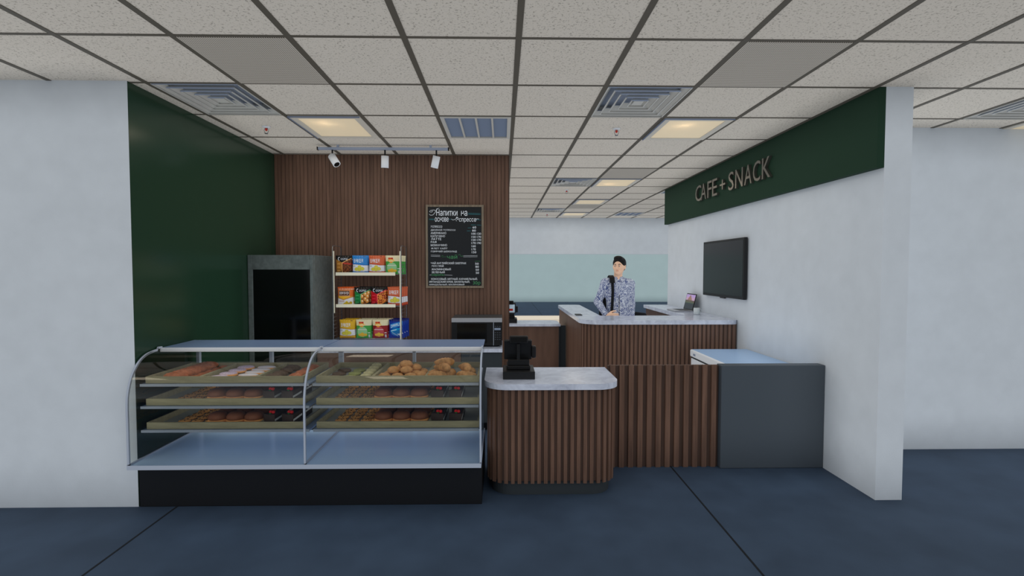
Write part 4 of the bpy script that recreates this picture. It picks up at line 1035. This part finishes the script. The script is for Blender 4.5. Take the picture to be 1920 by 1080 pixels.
# ================================================================== PERSON
def smin(a_, b_, k):
    h = np.clip(.5+.5*(b_-a_)/k, 0, 1); return b_*(1-h)+a_*h-k*h*(1-h)
def sdf_mesh(prims, lo, hi, res, clips=()):
    lo = np.array(lo, float); hi = np.array(hi, float); n = np.ceil((hi-lo)/res).astype(int)+1
    D = np.full(n, 1.0, np.float32); ax = [lo[i_]+res*np.arange(n[i_]) for i_ in range(3)]
    for p in prims:
        if p[0] == 'cone':
            _, a_, b_, ra, rb, k = p; a_ = np.array(a_, float); b_ = np.array(b_, float)
            l0 = np.minimum(a_-ra, b_-rb)-.06; h0 = np.maximum(a_+ra, b_+rb)+.06
        else:
            _, c_, rad, k = p[:4]; c_ = np.array(c_, float); rad = np.array(rad, float); l0 = c_-abs(rad).max()-.06; h0 = c_+abs(rad).max()+.06
        s0 = np.clip(((l0-lo)/res).astype(int), 0, n); s1 = np.clip(((h0-lo)/res).astype(int)+1, 0, n)
        if (s1 <= s0).any(): continue
        X, Y, Z = np.meshgrid(ax[0][s0[0]:s1[0]], ax[1][s0[1]:s1[1]], ax[2][s0[2]:s1[2]], indexing='ij')
        if p[0] == 'cone':
            d = b_-a_; L2 = (d*d).sum(); T_ = np.clip(((X-a_[0])*d[0]+(Y-a_[1])*d[1]+(Z-a_[2])*d[2])/max(L2, 1e-9), 0, 1)
            q = np.sqrt((X-a_[0]-T_*d[0])**2+(Y-a_[1]-T_*d[1])**2+(Z-a_[2]-T_*d[2])**2)-(ra+(rb-ra)*T_)
        else:
            px, py, pz = X-c_[0], Y-c_[1], Z-c_[2]
            if len(p) > 4:
                ca, sa = math.cos(p[4]), math.sin(p[4]); px, py = px*ca+py*sa, -px*sa+py*ca
            k0 = np.sqrt((px/rad[0])**2+(py/rad[1])**2+(pz/rad[2])**2)
            q = (k0-1)*rad.min() if k0.size else k0
            k1 = np.sqrt((px/rad[0]**2)**2+(py/rad[1]**2)**2+(pz/rad[2]**2)**2)+1e-9; q = k0*(k0-1)/k1
        sl = tuple(slice(s0[i_], s1[i_]) for i_ in range(3))
        if k < 0: D[sl] = -smin(-D[sl], q, -k)
        else: D[sl] = smin(D[sl], q, k)
    if clips:
        X, Y, Z = np.meshgrid(*ax, indexing='ij')
        for nrm, off in clips: D = np.maximum(D, X*nrm[0]+Y*nrm[1]+Z*nrm[2]-off)
    # surface nets
    S_ = D < 0
    cnt = np.zeros(np.array(n)-1, int); acc = np.zeros(tuple(np.array(n)-1)+(3,)); num = np.zeros(np.array(n)-1)
    def sub(A, o_): return A[o_[0]:o_[0]+n[0]-1, o_[1]:o_[1]+n[1]-1, o_[2]:o_[2]+n[2]-1]
    for axis in range(3):
        oth = [i_ for i_ in range(3) if i_ != axis]
        for u_ in (0, 1):
            for v_ in (0, 1):
                o0 = [0, 0, 0]; o0[oth[0]] = u_; o0[oth[1]] = v_; o1 = list(o0); o1[axis] = 1
                d0 = sub(D, o0); d1 = sub(D, o1); m_ = (d0 < 0) != (d1 < 0); tt = np.where(m_, d0/(d0-d1+1e-12), 0)
                for i_ in range(3):
                    acc[..., i_] += np.where(m_, (o0[i_] if i_ != axis else tt), 0)
                num += m_
    act = num > 0; idx = -np.ones(act.shape, int); idx[act] = np.arange(act.sum())
    ijk = np.argwhere(act); V = lo+(ijk+acc[act]/num[act][:, None])*res
    F = []
    for axis in range(3):
        o_ = [i_ for i_ in range(3) if i_ != axis]
        A0 = [slice(1, n[0]-1), slice(1, n[1]-1), slice(1, n[2]-1)]; A0[axis] = slice(0, n[axis]-1); A1 = list(A0); A1[axis] = slice(1, n[axis])
        s0_, s1_ = S_[tuple(A0)], S_[tuple(A1)]; m_ = s0_ != s1_; e_ = np.argwhere(m_)+np.array([a_.start for a_ in A0])
        fl = s0_[m_]
        du = np.zeros(3, int); du[o_[0]] = 1; dv = np.zeros(3, int); dv[o_[1]] = 1
        q = [idx[tuple((e_-w_).T)] for w_ in (du*0, du, du+dv, dv)]; q = np.stack(q, 1)
        fl2 = fl if axis != 1 else ~fl
        q[~fl2] = q[~fl2][:, ::-1]; F.append(q)
    F = np.concatenate(F); F = F[(F >= 0).all(1)]
    return V, F
def sdf_obj(name, prims, lo, hi, res, m, parent, clips=()):
    V, F = sdf_mesh(prims, lo, hi, res, clips)
    me = bpy.data.meshes.new(name); me.from_pydata(V.tolist(), [], F.tolist()); me.update()
    bm = bmesh.new(); bm.from_mesh(me); bmesh.ops.recalc_face_normals(bm, faces=bm.faces[:])
    for f_ in bm.faces: f_.smooth = True
    bm.to_mesh(me); bm.free(); me.materials.append(m)
    o = bpy.data.objects.new(name, me); o.parent = parent; COL.objects.link(o); return o
PXo = Vector((1.475, 6.52, 0))
per = empty('person', PXo, 'man in a patterned blue shirt with a black shoulder bag, looking aside behind the counter', 'person')
# local coordinates: x right in picture, -y towards the viewer; man's right side is -x
hd = R_(28)      # head turned to picture-left
hc = Vector((.012, -.01, 1.60))
def hl(x, y, z):  # head-local to body: rotate by -hd about z (face -y turns to -x)
    ca, sa = math.cos(-hd), math.sin(-hd)
    return (hc.x+x*ca-y*sa, hc.y+x*sa+y*ca, hc.z+z)
head = [('ell', hl(0, .012, .018), (.073, .092, .092), .01, -hd), ('ell', hl(0, -.02, -.04), (.058, .068, .068), .03, -hd), ('ell', hl(0, -.050, -.083), (.026, .024, .022), .03, -hd),
 ('cone', hl(0, -.082, .012), hl(0, -.104, -.026), .008, .013, .012), ('ell', hl(-.012, -.094, -.03), (.009, .009, .007), .006, -hd), ('ell', hl(.012, -.094, -.03), (.009, .009, .007), .006, -hd),
 ('ell', hl(0, -.074, .022), (.05, .018, .010), .02, -hd), ('ell', hl(.028, -.092, .005), (.016, .012, .010), -.012), ('ell', hl(-.028, -.092, .005), (.016, .012, .010), -.012),
 ('ell', hl(.038, -.066, -.02), (.018, .018, .016), .02, -hd), ('ell', hl(-.038, -.066, -.02), (.018, .018, .016), .02, -hd),
 ('ell', hl(0, -.086, -.056), (.022, .010, .008), .008, -hd),
 ('ell', hl(.074, .012, -.008), (.009, .02, .032), .006, -hd), ('ell', hl(-.074, .012, -.008), (.009, .02, .032), .006, -hd),
 ('cone', (.006, .022, 1.40), (.008, .012, 1.55), .058, .050, .02)]
RS, LS = Vector((-.155, .01, 1.385)), Vector((.160, .02, 1.375))
RE, LE = Vector((-.245, .045, 1.145)), Vector((.185, .05, 1.12))
RWr, LWr = Vector((-.175, -.13, .985)), Vector((.178, .0, .88))
torso = [('ell', (0, .02, 1.26), (.150, .098, .165), .05), ('ell', (0, .02, 1.08), (.130, .088, .15), .06), ('ell', (0, .02, .93), (.152, .10, .12), .05),
 ('cone', (-.05, .02, 1.405), RS, .05, .047, .05), ('cone', (.05, .02, 1.405), LS, .05, .047, .05)]
arms = [('cone', RS, RE, .050, .038, .03), ('cone', RE, RWr, .040, .026, .02), ('cone', LS, LE, .050, .038, .03), ('cone', LE, LWr, .040, .026, .02)]
legs = []
for s_ in (-1, 1):
    hp, kn, an = Vector((s_*.085, .02, .90)), Vector((s_*.095, .0, .49)), Vector((s_*.10, .03, .09))
    legs += [('cone', hp, kn, .088, .056, .04), ('cone', kn, an, .056, .038, .03), ('cone', an+Vector((0, .01, -.03)), an+Vector((s_*.01, -.16, -.05)), .036, .028, .02)]
def hand(wr, d, side, palm_n, curl_):
    """wr wrist, d finger direction, side = thumb direction, palm_n palm normal"""
    d = Vector(d).normalized(); side = Vector(side).normalized(); nn = Vector(palm_n).normalized(); out = []
    out.append(('cone', wr, wr+d*.03, .024, .022, .012))
    kn = wr+d*.085
    for k, (o_, L_) in enumerate(((.030, .070), (.010, .080), (-.010, .074), (-.029, .060))):
        b0 = wr+d*.035+side*o_*.6; b1 = kn+side*o_
        out.append(('cone', b0, b1, .015, .0115, .010))
        a1 = curl_; p1 = b1+(d*math.cos(a1)+nn*math.sin(a1))*L_*.45; a2 = a1+curl_; p2 = p1+(d*math.cos(a2)+nn*math.sin(a2))*L_*.32; a3 = a2+curl_*.8; p3 = p2+(d*math.cos(a3)+nn*math.sin(a3))*L_*.25
        out += [('cone', b1, p1, .0095, .0085, .003), ('cone', p1, p2, .0085, .008, .003), ('cone', p2, p3, .008, .0068, .003)]
    t0 = wr+d*.022+side*.02; t1 = t0+(d*.6+side*.8+nn*.3).normalized()*.042; t2 = t1+(d*.85+side*.4+nn*.35).normalized()*.034; t3 = t2+(d*.95+side*.1+nn*.3).normalized()*.024
    out += [('cone', t0, t1, .016, .0115, .008), ('cone', t1, t2, .0105, .0095, .003), ('cone', t2, t3, .0095, .0075, .003)]
    return out
hands = hand(RWr+Vector((.008, -.01, -.004)), (.86, -.45, .02), (.1, -.2, .95), (.25, .9, -.2), .35)+hand(LWr+Vector((0, -.005, -.012)), (0, -.12, -1), (-.3, -.9, 0), (-.9, .3, 0), .25)
body = sdf_obj('body', torso+arms+legs+head+hands, (-.33, -.30, -.0), (.30, .20, 1.74), .0052, M['skin'], per)
def infl(ps, e_): return [(p[0], p[1], p[2], p[3]+e_, p[4]+e_, p[5]) if p[0] == 'cone' else (p[0], p[1], tuple(v+e_ for v in p[2]))+tuple(p[3:]) for p in ps]
arms_s = [('cone', RS, RE, .050, .038, .03), ('cone', RE, RWr-(RWr-RE).normalized()*.012, .040, .027, .02), ('cone', LS, LE, .050, .038, .03), ('cone', LE, LWr-(LWr-LE).normalized()*.012, .040, .027, .02)]
sdf_obj('shirt', infl(torso+arms_s, .011)+[('cone', (.006, .022, 1.40), (.008, .016, 1.455), .070, .060, .02), ('ell', (.0, -.075, 1.47), (.03, .05, .055), -.012)], (-.34, -.22, .80), (.30, .2, 1.50), .006, M['shirt'], per, clips=(((0, .25, 1), 1.462), ((0, 0, -1), -.84)))
b = MB(); b.box(-.002+PXo.x, .002+PXo.x, PXo.y-.094, PXo.y-.088, .95, 1.24, 'leather'); 
for k in range(5): b.sphere((PXo.x+.006, PXo.y-.094, 1.34-.09*k), .005, 'white', 8)
b.build('button_placket', per)
for s_ in (-1, 1):
    b = MB(); i_ = b.mi('shirt'); q = [(s_*.012, -.062, 1.418), (s_*.052, -.072, 1.400), (s_*.072, -.030, 1.440), (s_*.052, -.012, 1.478)]
    A = [b.bm.verts.new(Vector(p)+PXo) for p in q]; B = [b.bm.verts.new(Vector(p)+PXo+Vector((0, .006, 0))) for p in q]
    b.bm.faces.new(A); b.bm.faces.new(B[::-1])
    for k in range(4): b.bm.faces.new((A[k], A[(k+1) % 4], B[(k+1) % 4], B[k]))
    b.build('collar', per)
sdf_obj('trousers', infl(legs[0:2]+legs[3:5], .012)+infl([torso[2]], .006), (-.25, -.2, .05), (.25, .2, .98), .007, M['trousers'], per, clips=(((0, 0, 1), .94), ((0, 0, -1), -.09)))
sdf_obj('shoe', infl([legs[2]], .010), (-.2, -.28, -.0), (.0, .14, .16), .006, M['shoe'], per, clips=(((0, 0, -1), -.004),))
sdf_obj('shoe', infl([legs[5]], .010), (.0, -.28, -.0), (.2, .14, .16), .006, M['shoe'], per, clips=(((0, 0, -1), -.004),))
hair = [('ell', hl(0, .022, .040), (.083, .098, .088), .01, -hd), ('ell', hl(0, -.045, .105), (.055, .045, .030), .03, -hd), ('ell', hl(.0, .06, -.01), (.068, .05, .06), .03, -hd),
        ('ell', hl(0, -.115, .015), (.068, .070, .062), -.012, -hd), ('ell', hl(.06, -.02, -.05), (.04, .05, .04), -.01), ('ell', hl(-.06, -.02, -.05), (.04, .05, .04), -.01)]
sdf_obj('hair', hair, (-.15, -.2, 1.5), (.16, .16, 1.76), .0045, M['hair'], per)
for s_ in (-1, 1):
    b = MB(); p = Vector(hl(s_*.029, -.084, .003))+PXo; b.sphere(p, (.0115, .008, .0055), 'white', 12); ey = b.build('eye', per)
    b = MB(); p2 = Vector(hl(s_*.029, -.0905, .003))+PXo+Vector((-.002, 0, 0)); b.sphere(p2, (.0055, .004, .0052), 'eye', 10); b.build('iris', ey)
    b = MB(); b.tube([Vector(hl(s_*.012, -.092, .020))+PXo, Vector(hl(s_*.028, -.090, .027))+PXo, Vector(hl(s_*.046, -.078, .021))+PXo], [.003, .0042, .002], 'hair', 6); b.build('eyebrow', per)
b = MB(); b.tube([Vector(hl(-.021, -.088, -.0565))+PXo, Vector(hl(0, -.097, -.055))+PXo, Vector(hl(.021, -.088, -.0565))+PXo], [.002, .0045, .002], 'lip', 6); b.build('lips', per)
# shoulder bag (carried: its own thing)
bg_ = empty('shoulder_bag', PXo+Vector((-.10, .15, .80)), 'black shoulder bag hanging by its strap from the man\'s right shoulder', 'bag')
def strap(b_, pts, w_, th, m):
    i_ = b_.mi(m); R0 = []
    for p, n_, s_ in pts:
        p = Vector(p)+PXo; n_ = Vector(n_).normalized(); s_ = Vector(s_).normalized()
        R0.append([b_.bm.verts.new(p+s_*w_*a_+n_*th*c_) for a_, c_ in ((-.5, 0), (.5, 0), (.5, 1), (-.5, 1))])
    for k in range(len(R0)-1):
        for j in range(4): b_.bm.faces.new((R0[k][j], R0[k][(j+1) % 4], R0[k+1][(j+1) % 4], R0[k+1][j])).material_index = i_
    b_.bm.faces.new(R0[0][::-1]).material_index = i_; b_.bm.faces.new(R0[-1]).material_index = i_
b = MB(); sx_ = (1, 0, 0)
strap(b, [((-.105, -.09, .90), (0, -1, 0), sx_), ((-.10, -.112, 1.02), (0, -1, 0), sx_), ((-.095, -.118, 1.15), (0, -1, 0), sx_), ((-.09, -.118, 1.28), (0, -1, .1), sx_), ((-.088, -.092, 1.37), (0, -1, .5), sx_), ((-.086, -.045, 1.442), (0, -.5, 1), sx_), ((-.086, .02, 1.468), (0, 0, 1), sx_), ((-.088, .085, 1.44), (0, .6, 1), sx_), ((-.10, .13, 1.33), (0, 1, .2), sx_), ((-.12, .15, 1.2), (0, 1, 0), sx_), ((-.13, .16, 1.08), (0, 1, 0), sx_)], .034, .007, 'leather')
b.build('strap', bg_)
b = MB(); strap(b, [((-.088, -.088, 1.39), (0, -1, .6), sx_), ((-.086, -.043, 1.452), (0, -.5, 1), sx_), ((-.086, .02, 1.477), (0, 0, 1), sx_), ((-.088, .08, 1.455), (0, .6, 1), sx_)], .062, .010, 'leather'); b.build('shoulder_pad', bg_)
b = MB(); b.box(PXo.x-.20, PXo.x+.10, PXo.y+.145, PXo.y+.235, .80, 1.20, 'leather', .03, 3); b.build('bag_body', bg_)
